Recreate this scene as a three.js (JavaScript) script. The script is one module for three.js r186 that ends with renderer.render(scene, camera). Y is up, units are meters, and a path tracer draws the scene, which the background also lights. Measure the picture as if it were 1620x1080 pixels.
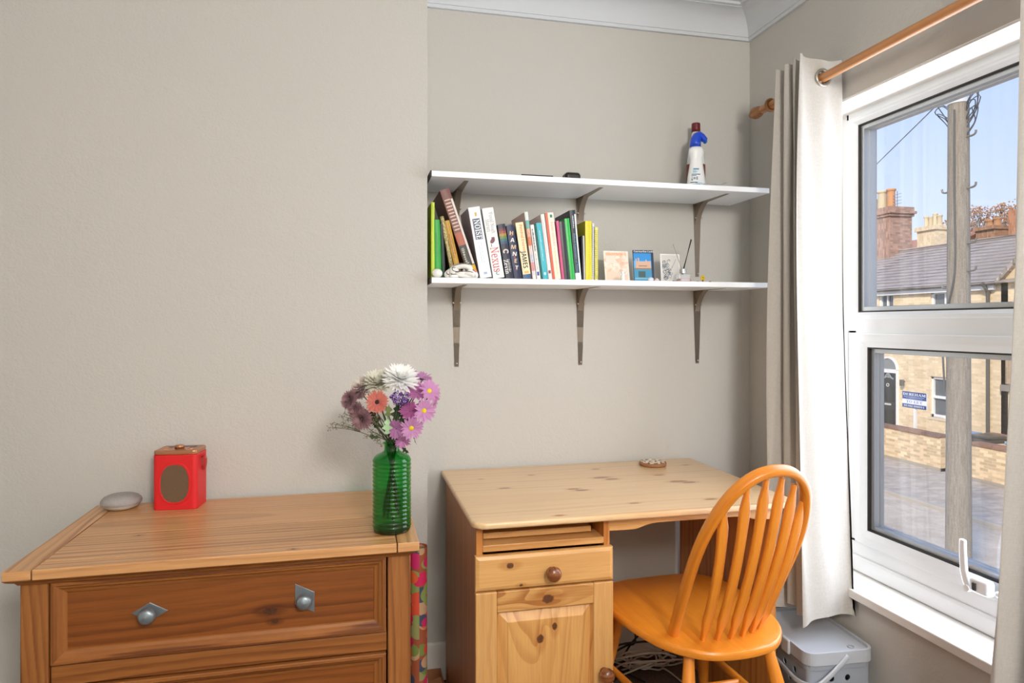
import * as THREE from 'three';
import { RoundedBoxGeometry } from 'three/addons/geometries/RoundedBoxGeometry.js';
import { mergeGeometries, mergeVertices, toCreasedNormals } from 'three/addons/utils/BufferGeometryUtils.js';
import { RectAreaLightUniformsLib } from 'three/addons/lights/RectAreaLightUniformsLib.js';

// ------------------------------------------------------------------ camera, sky, sun, window daylight, exposure
const scene = new THREE.Scene();
const camera = new THREE.PerspectiveCamera(2 * Math.atan(540 / 1060) * 180 / Math.PI, 1.5, 0.05, 300);
camera.position.set(0, 1.27, 0);
camera.rotation.y = -13.2 * Math.PI / 180;
camera.setViewOffset(1620, 1080, 0, 27, 1620, 1080);      // level camera, lens shifted as an architectural lens is
scene.add(camera);

const renderer = new THREE.WebGLRenderer();
renderer.toneMapping = THREE.LinearToneMapping;
renderer.toneMappingExposure = 1.18;
renderer.shadowMap.enabled = true;
RectAreaLightUniformsLib.init();

{ // sky: pale at the horizon, blue higher up, thin cloud
  const W = 256, Hh = 128, a = new Float32Array(W * Hh * 4);
  for (let j = 0; j < Hh; j++) for (let i = 0; i < W; i++) {
    const el = (j + .5) / Hh * Math.PI - Math.PI / 2;
    const t = Math.max(0, Math.sin(el)), k = Math.pow(t, .62);
    const o = (j * W + i) * 4;
    const c = el > 0 ? [.86 * (1 - k) + .08 * k, .91 * (1 - k) + .34 * k, .97 * (1 - k) + .98 * k] : [.3, .29, .27];
    a[o] = c[0]; a[o + 1] = c[1]; a[o + 2] = c[2]; a[o + 3] = 1;
  }
  const t = new THREE.DataTexture(a, W, Hh, THREE.RGBAFormat, THREE.FloatType);
  t.mapping = THREE.EquirectangularReflectionMapping; t.magFilter = THREE.LinearFilter; t.needsUpdate = true;
  scene.background = t;
}
const sun = new THREE.DirectionalLight(0xfff1dc, 3.3);     // over the roof of this house, on the street opposite
sun.position.set(-16, 26, 12); sun.target.position.set(12, 0, -12); sun.castShadow = true; sun.shadow.radius = 9;
Object.assign(sun.shadow.camera, { left: -30, right: 30, top: 30, bottom: -30, near: 1, far: 90 });
sun.shadow.mapSize.set(2048, 2048);
scene.add(sun, sun.target);

const WIN = { z0: -2.03, z1: -0.98, y0: 0.435, y1: 2.0 };  // the window opening in the right wall
const FILL_LAMP = 9.8;                                           // strength of the added fill lamp, built below out of view
const daylight = new THREE.RectAreaLight(0xeaf2ff, 3.7, WIN.z1 - WIN.z0 - .06, WIN.y1 - WIN.y0 - .06);   // daylight entering at the window
daylight.position.set(1.645, (WIN.y0 + WIN.y1) / 2, (WIN.z0 + WIN.z1) / 2);
daylight.lookAt(-2, (WIN.y0 + WIN.y1) / 2, (WIN.z0 + WIN.z1) / 2);
scene.add(daylight);

// ------------------------------------------------------------------ helpers
const V = (x, y, z) => new THREE.Vector3(x, y, z);
function rng(seed) { let s = seed >>> 0; return () => { s = (s + 0x6D2B79F5) >>> 0; let t = Math.imul(s ^ s >>> 15, 1 | s); t = t + Math.imul(t ^ t >>> 7, 61 | t) ^ t; return ((t ^ t >>> 14) >>> 0) / 4294967296; }; }
function h2(x, y) { let h = Math.imul(x, 374761393) + Math.imul(y, 668265263) | 0; h = Math.imul(h ^ h >>> 13, 1274126177); return ((h ^ h >>> 16) >>> 0) / 4294967296; }
function noise(x, y) { const i = Math.floor(x), j = Math.floor(y); let u = x - i, v = y - j; u = u * u * (3 - 2 * u); v = v * v * (3 - 2 * v); return (h2(i, j) * (1 - u) + h2(i + 1, j) * u) * (1 - v) + (h2(i, j + 1) * (1 - u) + h2(i + 1, j + 1) * u) * v; }
const fbm = (x, y) => noise(x, y) * .55 + noise(x * 2.1 + 7, y * 2.1 + 3) * .28 + noise(x * 4.3 + 1, y * 4.3 + 9) * .17;
const sm = (a, b, x) => { const t = Math.min(1, Math.max(0, (x - a) / (b - a))); return t * t * (3 - 2 * t); };
const lerp = (a, b, t) => a + (b - a) * t;
const used = {};
function numbered(n) { const k = used[n] = (used[n] ?? -1) + 1; return k ? `${n}_${String(k).padStart(3, '0')}` : n; }
function tag(o, label, category, group) { o.userData.label = label; o.userData.category = category; if (group) o.userData.group = group; return o; }
function thing(name, label, category, p = [0, 0, 0], ry = 0, group) { const g = new THREE.Group(); g.name = numbered(name); g.position.set(...p); g.rotation.y = ry; tag(g, label, category, group); scene.add(g); return g; }
function part(name, geo, mat, parent, label) { const m = new THREE.Mesh(geo, mat); m.name = name; if (label) m.userData.label = label; parent.add(m); return m; }
function solo(name, label, category, geo, mat, p = [0, 0, 0], group) { const m = new THREE.Mesh(geo, mat); m.name = numbered(name); m.position.set(...p); tag(m, label, category, group); scene.add(m); return m; }
function struct(name, geo, mat, label) { const m = geo ? new THREE.Mesh(geo, mat) : new THREE.Group(); m.name = name; m.userData.kind = 'structure'; if (label) m.userData.label = label; scene.add(m); return m; }
const merge = a => mergeGeometries(a.map(g => { g = g.index ? g.toNonIndexed() : g; for (const k of Object.keys(g.attributes)) if (!['position', 'normal', 'uv'].includes(k)) g.deleteAttribute(k); return g; }));
// box-projected uv in metres, the grain along u
function uvBox(geo, axis = 'x', off = [0, 0]) {
  const g = geo.index ? geo.toNonIndexed() : geo, p = g.attributes.position, uv = new Float32Array(p.count * 2);
  for (let i = 0; i < p.count; i += 3) {
    const a = V().fromBufferAttribute(p, i), b = V().fromBufferAttribute(p, i + 1), c = V().fromBufferAttribute(p, i + 2);
    const n = b.clone().sub(a).cross(c.clone().sub(a)), ax = Math.abs(n.x), ay = Math.abs(n.y), az = Math.abs(n.z);
    const dom = ax > ay && ax > az ? 'x' : ay > az ? 'y' : 'z';
    const axes = ['x', 'y', 'z'].filter(k => k !== dom);
    let [u, v] = axes; if (v === axis) [u, v] = [v, u];
    [a, b, c].forEach((q, k) => { uv[(i + k) * 2] = q[u] + off[0]; uv[(i + k) * 2 + 1] = q[v] + off[1]; });
  }
  g.setAttribute('uv', new THREE.BufferAttribute(uv, 2)); return g;
}
let boardCount = 0;
function board(x0, x1, y0, y1, z0, z1, axis = 'x', r = .003, seg = 2) {   // a rounded board between two corners
  const w = x1 - x0, h = y1 - y0, d = z1 - z0, rr = Math.min(r, w * .49, h * .49, d * .49);
  const g = rr > 0 ? new RoundedBoxGeometry(w, h, d, seg, rr) : new THREE.BoxGeometry(w, h, d);
  g.translate((x0 + x1) / 2, (y0 + y1) / 2, (z0 + z1) / 2); boardCount++;
  return uvBox(g, axis, [boardCount * .37 % 1.1, boardCount * .173 % .5]);
}
function box(x0, x1, y0, y1, z0, z1) { return uvBox(new THREE.BoxGeometry(x1 - x0, y1 - y0, z1 - z0).translate((x0 + x1) / 2, (y0 + y1) / 2, (z0 + z1) / 2)); }
// concentric rectangular loops [inset, z]: mouldings, raised or sunk panels; fills the last loop when fill is true
function loops(w, h, prof, fill, axis = 'x') {
  const pos = [], uv = [], rect = ([i, z]) => [[-w / 2 + i, -h / 2 + i, z], [w / 2 - i, -h / 2 + i, z], [w / 2 - i, h / 2 - i, z], [-w / 2 + i, h / 2 - i, z]];
  const quad = (a, b, c, d, vert) => { for (const q of [a, b, c, a, c, d]) { pos.push(...q); uv.push(...(vert ? [q[1] + .2, q[0] + q[2]] : [q[0] + .4, q[1] + q[2]])); } };
  for (let k = 0; k < prof.length - 1; k++) { const A = rect(prof[k]), B = rect(prof[k + 1]); for (let s = 0; s < 4; s++) { const e = (s + 1) % 4; quad(A[s], A[e], B[e], B[s], s % 2 === 1); } }
  if (fill) { const B = rect(prof[prof.length - 1]); quad(B[0], B[1], B[2], B[3], axis === 'y'); }
  const g = new THREE.BufferGeometry(); g.setAttribute('position', new THREE.Float32BufferAttribute(pos, 3)); g.setAttribute('uv', new THREE.Float32BufferAttribute(uv, 2)); g.computeVertexNormals(); return g;
}
// sweep a closed section along points; side = the direction of the section's first axis
function sweep(pts, side, section, uvLen = true) {
  const n = pts.length, pos = [], uv = [], idx = []; let m = 0, len = 0;
  for (let i = 0; i < n; i++) {
    const T = pts[Math.min(i + 1, n - 1)].clone().sub(pts[Math.max(i - 1, 0)]).normalize();
    const sd = typeof side === 'function' ? side(i / (n - 1)) : side;
    const A = sd.clone().addScaledVector(T, -sd.dot(T)).normalize(), B = T.clone().cross(A);
    if (i) len += pts[i].distanceTo(pts[i - 1]);
    const sec = section(i / (n - 1)); m = sec.length;
    sec.forEach(([a, b], k) => { const q = pts[i].clone().addScaledVector(A, a).addScaledVector(B, b); pos.push(q.x, q.y, q.z); uv.push(len, k / m * .12); });
  }
  for (let i = 0; i < n - 1; i++) for (let k = 0; k < m; k++) { const a = i * m + k, b = i * m + (k + 1) % m; idx.push(a, b, b + m, a, b + m, a + m); }
  for (const e of [0, n - 1]) { const c = pos.length / 3, p = pts[e]; pos.push(p.x, p.y, p.z); uv.push(0, 0); for (let k = 0; k < m; k++) { const a = e * m + k, b = e * m + (k + 1) % m; e ? idx.push(a, b, c) : idx.push(b, a, c); } }
  const g = new THREE.BufferGeometry(); g.setAttribute('position', new THREE.Float32BufferAttribute(pos, 3)); g.setAttribute('uv', new THREE.Float32BufferAttribute(uv, 2)); g.setIndex(idx); g.computeVertexNormals(); return g;
}
const oval = (a, b, n = 10, p = 2) => Array.from({ length: n }, (_, k) => { const t = k / n * Math.PI * 2, c = Math.cos(t), s = Math.sin(t); return [a * Math.sign(c) * Math.abs(c) ** (2 / p), b * Math.sign(s) * Math.abs(s) ** (2 / p)]; });
const tube = (pts, r, seg = 24, rad = 8) => new THREE.TubeGeometry(new THREE.CatmullRomCurve3(pts.map(p => Array.isArray(p) ? V(...p) : p)), seg, r, rad);
const lathe = (prof, seg = 32) => new THREE.LatheGeometry(prof.map(p => new THREE.Vector2(...p)), seg);
const crease = (g, a = .6) => toCreasedNormals(g, a);

// ------------------------------------------------------------------ textures and materials
function dataTex(w, h, fn, srgb = true) {
  const a = new Uint8Array(w * h * 4);
  for (let j = 0; j < h; j++) for (let i = 0; i < w; i++) { const c = fn(i, j), o = (j * w + i) * 4; a[o] = c[0]; a[o + 1] = c[1]; a[o + 2] = c[2]; a[o + 3] = c[3] ?? 255; }
  const t = new THREE.DataTexture(a, w, h, THREE.RGBAFormat); t.magFilter = t.minFilter = THREE.LinearFilter; t.wrapS = t.wrapT = THREE.RepeatWrapping; if (srgb) t.colorSpace = THREE.SRGBColorSpace; t.needsUpdate = true; return t;
}
function canvasTex(w, h, draw) { const c = document.createElement('canvas'); c.width = w; c.height = h; draw(c.getContext('2d'), w, h); const t = new THREE.CanvasTexture(c); t.colorSpace = THREE.SRGBColorSpace; return t; }
const M = (color, roughness = .6, extra = {}) => new THREE.MeshStandardMaterial({ color, roughness, ...extra });
const P = (color, roughness, extra = {}) => new THREE.MeshPhysicalMaterial({ color, roughness, ...extra });
const byte = x => Math.max(0, Math.min(255, x));

// flat-sawn pine: W x H metres, the grain along u; knots [u, v, radius]
function wood({ W = 1.3, H = .6, px = 820, seed = 1, light = [222, 178, 120], dark = [176, 118, 62], rings = 75, knots = [], rough = .45, coat = .25, v0 = null, str = 1, mirror = true, kl = 1.25, kc = [78, 40, 18] }) {
  const w = px, h = Math.max(64, Math.round(px * H / W)), s = seed * 13.7;
  const c0 = v0 ?? H * (.3 + .4 * h2(seed, 5));
  const map = dataTex(w, h, (i, j) => {
    const u = i / w * W, v = j / h * H;
    const a = .02 + .16 * noise(u * .9 + s, s), warp = (fbm(u * 1.6 + s, v * 5 + s) - .5) * .05;
    let d = Math.hypot(v - c0 + warp, a), kn = 0, ks = 0;
    for (const [ku, kv, r] of knots) {
      const dx = (u - ku) / (r * 5), dy = (v - kv) / (r * 2.2), q = Math.exp(-(dx * dx + dy * dy));
      d += r * 1.3 * q * Math.sign(v - kv || 1) * (1 - Math.exp(-Math.abs(v - kv) / r));
      const e = Math.hypot((u - ku) / (r * kl), (v - kv) / r) + (noise(u * 160, v * 160) - .5) * .25;
      kn = Math.max(kn, 1 - sm(.75, 1.1, e)); ks = Math.max(ks, (1 - sm(1, 2.2, Math.hypot((u - ku) / (r * 2.4), (v - kv) / r))) * .45);
    }
    const f0 = d * rings, f = f0 + 2.2 * noise(f0 * .33 + s, 2.5), t = f - Math.floor(f), amp = .12 + .95 * h2(Math.floor(f) + seed * 91, 4) ** 1.4;
    const late = sm(.25, .9, t) * (1 - sm(.92, 1, t)) * amp;
    const fib = (noise(u * 26 + s, v * 900) - .5) * .22 + (noise(u * 6, v * 260 + s) - .5) * .16, blot = (fbm(u * 2.2 + s, v * 6) - .5) * .5;
    let k = byte(255 * (late * .75 * str + fib + .18 + blot * .45 + ks)) / 255;
    const c = [0, 1, 2].map(n => lerp(light[n], dark[n], k));
    return kn ? c.map((x, n) => lerp(x, kc[n] + 26 * noise(u * 300, v * 300), kn * .9)) : c;
  });
  map.wrapS = map.wrapT = mirror ? THREE.MirroredRepeatWrapping : THREE.ClampToEdgeWrapping; map.repeat.set(1 / W, 1 / H);
  return P(0xffffff, rough, { map, clearcoat: coat, clearcoatRoughness: .35 });
}
const chestL = [162, 102, 48], chestD = [96, 49, 16];
const chestWood = wood({ seed: 3, light: chestL, dark: chestD, rings: 85, rough: .42 });
const chestPost = wood({ seed: 9, light: [164, 106, 52], dark: [104, 55, 20], rings: 70, rough: .45 });
const chestTopWood = wood({ seed: 5, light: [220, 168, 114], dark: [154, 100, 54], rings: 60, rough: .38, coat: .35, knots: [[.5, .33, .006], [.9, .2, .005], [.3, .12, .004]] });
const drawerWood = wood({ W: .72, H: .2, px: 900, seed: 12, light: [144, 82, 30], dark: [86, 40, 10], rings: 60, v0: .26, str: .6, kl: 1.9, kc: [58, 28, 12], knots: [[.452, .062, .009], [.462, .036, .005]], rough: .4, mirror: false });
const drawerWood2 = wood({ W: .72, H: .2, px: 700, seed: 21, light: [148, 86, 32], dark: [90, 43, 11], rings: 80, rough: .4 });
const deskL = [224, 176, 112], deskD = [178, 116, 56];
const deskTopWood = wood({ W: 1.0, H: .7, px: 1000, seed: 31, light: [240, 206, 160], dark: [206, 156, 102], rings: 34, str: .6, rough: .33, coat: .4, mirror: false, kl: 2.6, kc: [146, 92, 48], knots: [[.17, .36, .007], [.38, .3, .008], [.4, .28, .009], [.52, .43, .011], [.55, .4, .009], [.73, .42, .007], [.75, .32, .012], [.78, .3, .01], [.5, .1, .006], [.74, .09, .008], [.25, .03, .006], [.3, .52, .005], [.55, .56, .006], [.9, .55, .006], [.12, .5, .004]] });
const deskWood = wood({ seed: 37, light: deskL, dark: deskD, rings: 60, str: .8, rough: .42 });
const deskSide = wood({ seed: 41, light: [214, 148, 76], dark: [168, 98, 38], rings: 50, str: .8, rough: .42, knots: [[.3, .3, .01], [.9, .15, .012]] });
const deskDrawerWood = wood({ W: .4, H: .1, px: 600, seed: 43, light: [226, 176, 110], dark: [186, 126, 64], rings: 60, str: .7, rough: .4, mirror: false, knots: [[.1, .067, .008], [.13, .012, .004]] });
const deskDoorWood = wood({ W: .6, H: .3, px: 700, seed: 47, light: [224, 172, 104], dark: [184, 122, 60], rings: 110, str: .8, rough: .4, mirror: false, knots: [[.42, .17, .008], [.39, .13, .010]] });
const deskRailWood = wood({ W: .4, H: .1, px: 500, seed: 49, light: [220, 170, 104], dark: [170, 108, 50], rings: 120, rough: .4, mirror: false, knots: [[.19, .03, .013]] });
const chairWood = wood({ seed: 53, light: [238, 150, 46], dark: [200, 108, 22], rings: 30, str: .55, rough: .32, coat: .45 });
const knobWood = wood({ W: .2, H: .1, px: 300, seed: 57, light: [150, 88, 44], dark: [84, 42, 18], rings: 160, rough: .28, coat: .6 });
const poleWood = wood({ W: 1, H: .12, px: 600, seed: 61, light: [206, 146, 88], dark: [160, 98, 50], rings: 90, rough: .35, coat: .4 });
const finialWood = wood({ W: .3, H: .12, px: 300, seed: 63, light: [176, 122, 74], dark: [126, 78, 42], rings: 90, rough: .4 });

const plasterBump = dataTex(512, 512, (i, j) => { const w = (a, s) => { const u = i / 512 * s, v = j / 512 * s; const n = (x, y) => noise(((x % s) + s) % s, ((y % s) + s) % s); const fu = i / 512, fv = j / 512; return lerp(lerp(noise(u + a, v), noise(u - s + a, v), sm(.8, 1, fu)), lerp(noise(u + a, v - s), noise(u - s + a, v - s), sm(.8, 1, fu)), sm(.8, 1, fv)); }; const x = byte(255 * (w(3, 9) * .35 + w(11, 26) * .3 + w(29, 90) * .35)); return [x, x, x]; }, false);
function plaster(color, scale, bump) { const b = plasterBump.clone(); b.repeat.set(1 / scale, 1 / scale); b.needsUpdate = true; return M(color, .92, { bumpMap: b, bumpScale: bump }); }
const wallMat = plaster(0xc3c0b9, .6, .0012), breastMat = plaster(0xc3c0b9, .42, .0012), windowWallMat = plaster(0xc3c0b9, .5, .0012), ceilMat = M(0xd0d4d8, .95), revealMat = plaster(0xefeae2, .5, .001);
const pvc = P(0xf1f3f4, .28, { clearcoat: .3 }), gasket = M(0x2a2420, .6), spacer = M(0xb9bcbd, .35, { metalness: .6 }), sillMat = M(0xe2dfda, .45);
const metalBronze = M(0x857869, .42, { metalness: .25 });

// ------------------------------------------------------------------ the room
const XR = 1.543, ZB = -2.40, ZC = -2.17, XB = .228, XL = -2.1, ZF = 1.7, HC = 2.5;
struct('wall_back', box(XB - .3, XR + .3, -.1, HC + .1, ZB - .2, ZB), wallMat);
struct('wall_chimney', box(XL - .2, XB, -.1, HC + .1, ZB - .2, ZC), breastMat);
struct('wall_left', box(XL - .2, XL, -.1, HC + .1, ZB - .2, ZF + .2), wallMat);
struct('wall_front', box(XL - .2, XR + .3, -.1, HC + .1, ZF, ZF + .2), wallMat);
const XO = XR + .27;
struct('wall_right', merge([box(XR, XO, -.1, WIN.y0 - .03, ZB - .2, ZF + .2), box(XR, XO, WIN.y1, HC + .1, ZB - .2, ZF + .2), box(XR, XO, WIN.y0 - .03, WIN.y1, ZB - .2, WIN.z0), box(XR, XO, WIN.y0 - .03, WIN.y1, WIN.z1, ZF + .2)]), windowWallMat);
{ // reveal lining, paler than the wall: soffit and jambs, a few millimetres of paint and plaster
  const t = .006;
  struct('trim_1', merge([box(XR + .004, XR + .13, WIN.y1 - t, WIN.y1 + .002, WIN.z0, WIN.z1), box(XR + .004, XR + .13, WIN.y0, WIN.y1, WIN.z0 - .002, WIN.z0 + t), box(XR + .004, XR + .13, WIN.y0, WIN.y1, WIN.z1 - t, WIN.z1 + .002)]), revealMat, 'window reveal lining paler than the wall');
}
const carpet = dataTex(256, 256, (i, j) => { const n = noise(i * .9, j * .9) * 34 + noise(i * .2, j * .2) * 14; return [70 + n, 54 + n, 42 + n]; });
carpet.repeat.set(3, 3);
struct('floor', box(XL - .2, XR + .3, -.12, 0, ZB - .2, ZF + .2), M(0xffffff, .98, { map: carpet, bumpMap: carpet, bumpScale: .003 }));
struct('ceiling', box(XL - .2, XR + .3, HC, HC + .15, ZB - .2, ZF + .2), ceilMat);
{ // coving: a concave profile along the walls
  const sh = new THREE.Shape(); sh.moveTo(0, 0); sh.lineTo(0, -.1); sh.lineTo(.012, -.1); sh.lineTo(.014, -.088);
  for (let k = 0; k <= 10; k++) { const a = k / 10 * Math.PI / 2; sh.lineTo(.1 - .082 * Math.cos(a), -.088 + .074 * Math.sin(a)); }
  sh.lineTo(.1, -.012); sh.lineTo(.112, -.010); sh.lineTo(.112, 0);
  const ex = (len) => new THREE.ExtrudeGeometry(sh, { depth: len, bevelEnabled: false });
  // shape x = away from the wall, y = down from the ceiling, extruded along +z
  const back = ex(XR - XB + .0).applyMatrix4(new THREE.Matrix4().makeBasis(V(0, 0, 1), V(0, 1, 0), V(-1, 0, 0))).translate(XR, HC, ZB);
  const right = ex(ZF - ZB).applyMatrix4(new THREE.Matrix4().makeBasis(V(-1, 0, 0), V(0, 1, 0), V(0, 0, 1)));
  right.translate(XR, HC, ZB);
  const breast = ex(XB - XL).applyMatrix4(new THREE.Matrix4().makeBasis(V(0, 0, 1), V(0, 1, 0), V(-1, 0, 0))).translate(XB, HC, ZC);
  struct('trim_2', crease(merge([back, breast]), .5), ceilMat, 'white coving along the alcove and chimney breast');
  struct('trim_3', crease(merge([right]), .5), ceilMat, 'white coving along the window wall');
}
const paintWhite = M(0xe6e3dc, .5);
struct('baseboard_back', board(XB, XR, 0, .135, ZB, ZB + .018, 'x', .005), paintWhite);
struct('baseboard_right', board(XR - .018, XR, 0, .135, ZB + .02, ZF, 'z', .005), paintWhite);
struct('baseboard_chimney', board(XL, XB, 0, .135, ZC, ZC + .018, 'x', .005), paintWhite);

// ------------------------------------------------------------------ window, sill
{
  const w = struct('window_1', null, null, 'white plastic window with fixed light above a top-hung casement');
  const fx = XR + .12, bx = XR + .19;       // frame face and back
  const { z0, z1 } = WIN, zi0 = -1.985, zi1 = -1.025;
  const fr = (x0, x1, y0, y1, a, b, r = .006) => board(x0, x1, y0, y1, a, b, 'y', r);
  part('frame', merge([fr(fx, bx, .435, 2.0, z0, zi0), fr(fx, bx, .435, 2.0, zi1, z1), fr(fx, bx, 1.97, 2.0, zi0 - .02, zi1 + .02), fr(fx, bx, .485, .545, zi0 - .02, zi1 + .02), fr(fx, bx, .53, 1.25, zi0 - .01, -1.9535, .002), fr(fx, bx, .53, 1.25, -1.0565, zi1 + .01, .002)]), pvc, w);
  part('frame_cill', fr(fx - .012, bx, .435, .488, z0, z1, .008), pvc, w, 'wide bottom section of the window frame');
  part('transom', fr(fx, bx, 1.236, 1.292, zi0 - .01, zi1 + .01), pvc, w);
  // glazing bead of the fixed light: sloping inwards to the glass
  const rot = g => g.applyMatrix4(new THREE.Matrix4().makeBasis(V(0, 0, -1), V(0, 1, 0), V(1, 0, 0)).invert());
  const place = (geo, yc, zc, x) => { const g = geo.clone(); g.applyMatrix4(new THREE.Matrix4().makeBasis(V(0, 0, 1), V(0, 1, 0), V(-1, 0, 0))); g.translate(x, yc, zc); return g; };
  const ring = (y0, y1, a, b, prof, x) => place(loops(b - a, y1 - y0, prof, false), (y0 + y1) / 2, (a + b) / 2, x);
  part('glazing_bead', ring(1.288, 1.976, zi0 - .004, zi1 + .004, [[0, 0], [.002, -.003], [.012, -.004], [.025, -.018], [.025, -.03]], fx), pvc, w);
  part('gasket', ring(1.311, 1.953, zi0 + .021, zi1 - .021, [[0, -.016], [.004, -.016], [.005, -.02], [.005, -.03]], fx), gasket, w, 'black rubber glazing gasket');
  part('spacer_bar', ring(1.315, 1.949, zi0 + .024, zi1 - .024, [[0, -.024], [.014, -.024], [.014, -.044], [.016, -.046], [.016, -.07]], fx), spacer, w, 'silver spacer bar between the panes');
  // opening casement
  const sx = fx - .012, y0 = .537, y1 = 1.24, a = -1.95, b = -1.06;
  const sash = part('casement', merge([
    ring(y0, y1, a, b, [[0, -.05], [0, -.002], [.003, 0], [.026, 0], [.03, -.002], [.046, -.012], [.048, -.03], [.048, -.06]], sx)]), pvc, w);
  part('shadow_gap_seal', ring(y0 - .003, y1 + .003, a - .003, b + .003, [[-.004, -.0125], [.002, -.0125]], fx), M(0x54524f, .7), w, 'grey seal around the casement');
  part('gasket', ring(y0 + .046, y1 - .046, a + .046, b - .046, [[0, -.012], [.004, -.012], [.005, -.016], [.005, -.03]], sx), gasket, sash);
  part('spacer_bar', ring(y0 + .05, y1 - .05, a + .05, b - .05, [[0, -.024], [.014, -.024], [.014, -.044], [.016, -.046], [.016, -.06]], sx), spacer, sash);
  const glass = P(0xffffff, .0, { transmission: 1, thickness: 0, ior: 1.45 });
  const paneGeo = (ya, yb, za, zb, x) => new THREE.BoxGeometry(.003, yb - ya, zb - za).translate(x, (ya + yb) / 2, (za + zb) / 2);
  const plane = (ya, yb, za, zb, x) => new THREE.PlaneGeometry(zb - za, yb - ya).rotateY(-Math.PI / 2).translate(x, (ya + yb) / 2, (za + zb) / 2);
  part('pane', plane(1.30, 1.965, zi0 + .01, zi1 - .01, fx + .03), glass, w);
  part('pane', plane(.57, 1.205, a + .03, b - .03, sx + .03), glass, sash);
  // grime on the outside of the panes: vertical run marks and specks
  const grime = (seed, amount) => dataTex(256, 256, (i, j) => { const u = i / 256, v = j / 256; const runs = sm(.42, .8, noise(u * 16 + seed, v * 1.3)) * .6 + sm(.5, .9, noise(u * 50 + seed, v * 3)) * .35; const sp = noise(i * .7, j * .7 + seed) > .93 ? .6 : 0; const f = .35 + .65 * fbm(u * 3 + seed, v * 3); const x = byte(255 * amount * ((runs + .25) * f + sp * .5)); return [x, x, x]; }, false);
  const film = (seed, amount) => M(0xe9e6df, 1, { alphaMap: grime(seed, amount), transparent: true });
  part('grime', plane(1.33, 1.935, zi0 + .036, zi1 - .036, fx + .047), film(4, .1), w, 'dried run marks on the upper pane');
  part('grime', plane(.59, 1.19, a + .05, b - .05, sx + .047), film(9, .34), sash, 'pale streaky grime on the lower pane');
  // casement handle and lock
  const hw = P(0xf3f4f4, .22, { clearcoat: .5 });
  const hd = part('handle', merge([board(sx - .03, sx + .002, .548, .588, -1.488, -1.432, 'y', .008), sweep([V(sx - .030, .553, -1.482), V(sx - .032, .575, -1.492), V(sx - .032, .60, -1.499), V(sx - .034, .64, -1.500), V(sx - .038, .672, -1.497), V(sx - .04, .684, -1.495)], V(0, 0, 1), t => oval(.0115 - .003 * t, .006, 12, 3))]), hw, w);
  part('pivot', new THREE.CylinderGeometry(.009, .009, .012, 16).rotateZ(Math.PI / 2).translate(sx - .034, .556, -1.486), hw, hd);
  part('latch_gap', board(sx - .034, sx - .02, .556, .576, -1.474, -1.464, 'y', .001), M(0x3a3a3a, .5), hd);
  const lk = part('lock', board(sx - .014, sx + .002, .553, .569, -1.428, -1.366, 'y', .007), hw, w);
  part('keyhole', new THREE.CylinderGeometry(.004, .004, .004, 12).rotateZ(Math.PI / 2).translate(sx - .0145, .561, -1.394), M(0x6b6b68, .3, { metalness: .8 }), lk);
}
struct('trim_4', board(XR - .022, XR + .125, .407, .435, -2.07, -.94, 'z', .004), sillMat, 'white painted wooden window sill');

// ------------------------------------------------------------------ curtain pole and curtains
const XP = XR - .092, YP = 2.055;
{
  const p = thing('curtain_pole', 'turned wooden curtain pole with knob finial above the window', 'curtain pole');
  part('pole', uvBox(new THREE.CylinderGeometry(.0145, .0145, 1.72, 20).rotateX(Math.PI / 2).translate(XP, YP, -2.185 + .86), 'z'), poleWood, p);
  const fin = lathe([[0, 0], [.010, .001], [.0125, .006], [.0125, .014], [.017, .018], [.0215, .026], [.0225, .034], [.019, .042], [.0185, .046], [.0205, .050], [.0185, .055], [.015, .058], [.0148, .075], [0, .076]], 24);
  for (const [z, s] of [[-2.25, 1], [-.40, -1]]) part('finial', uvBox(fin.clone().rotateX(s * Math.PI / 2).translate(XP, YP, z), 'z'), finialWood, p);
  for (const z of [-2.125, -.55]) {
    const b = part('bracket', uvBox(new THREE.CylinderGeometry(.011, .013, .075, 16).rotateZ(Math.PI / 2).translate(XP + .052, YP, z), 'x'), finialWood, p);
    part('ring', new THREE.TorusGeometry(.0195, .006, 10, 24).translate(XP, YP, z), finialWood, b);
    part('rose', new THREE.CylinderGeometry(.026, .028, .012, 24).rotateZ(Math.PI / 2).translate(XR - .006, YP, z), finialWood, b);
  }
}
const weave = dataTex(256, 256, (i, j) => { const n = (noise(i * .12, j * 1.2) + noise(i * 1.2, j * .12)) * 9 + noise(i * 1.7, j * 1.7) * 6; return [178 + n, 173 + n, 165 + n]; });
weave.repeat.set(5, 5);
const curtainMat = P(0xffffff, .95, { map: weave, bumpMap: weave, bumpScale: .0008, transmission: .06, thickness: 0, side: THREE.DoubleSide });
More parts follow.
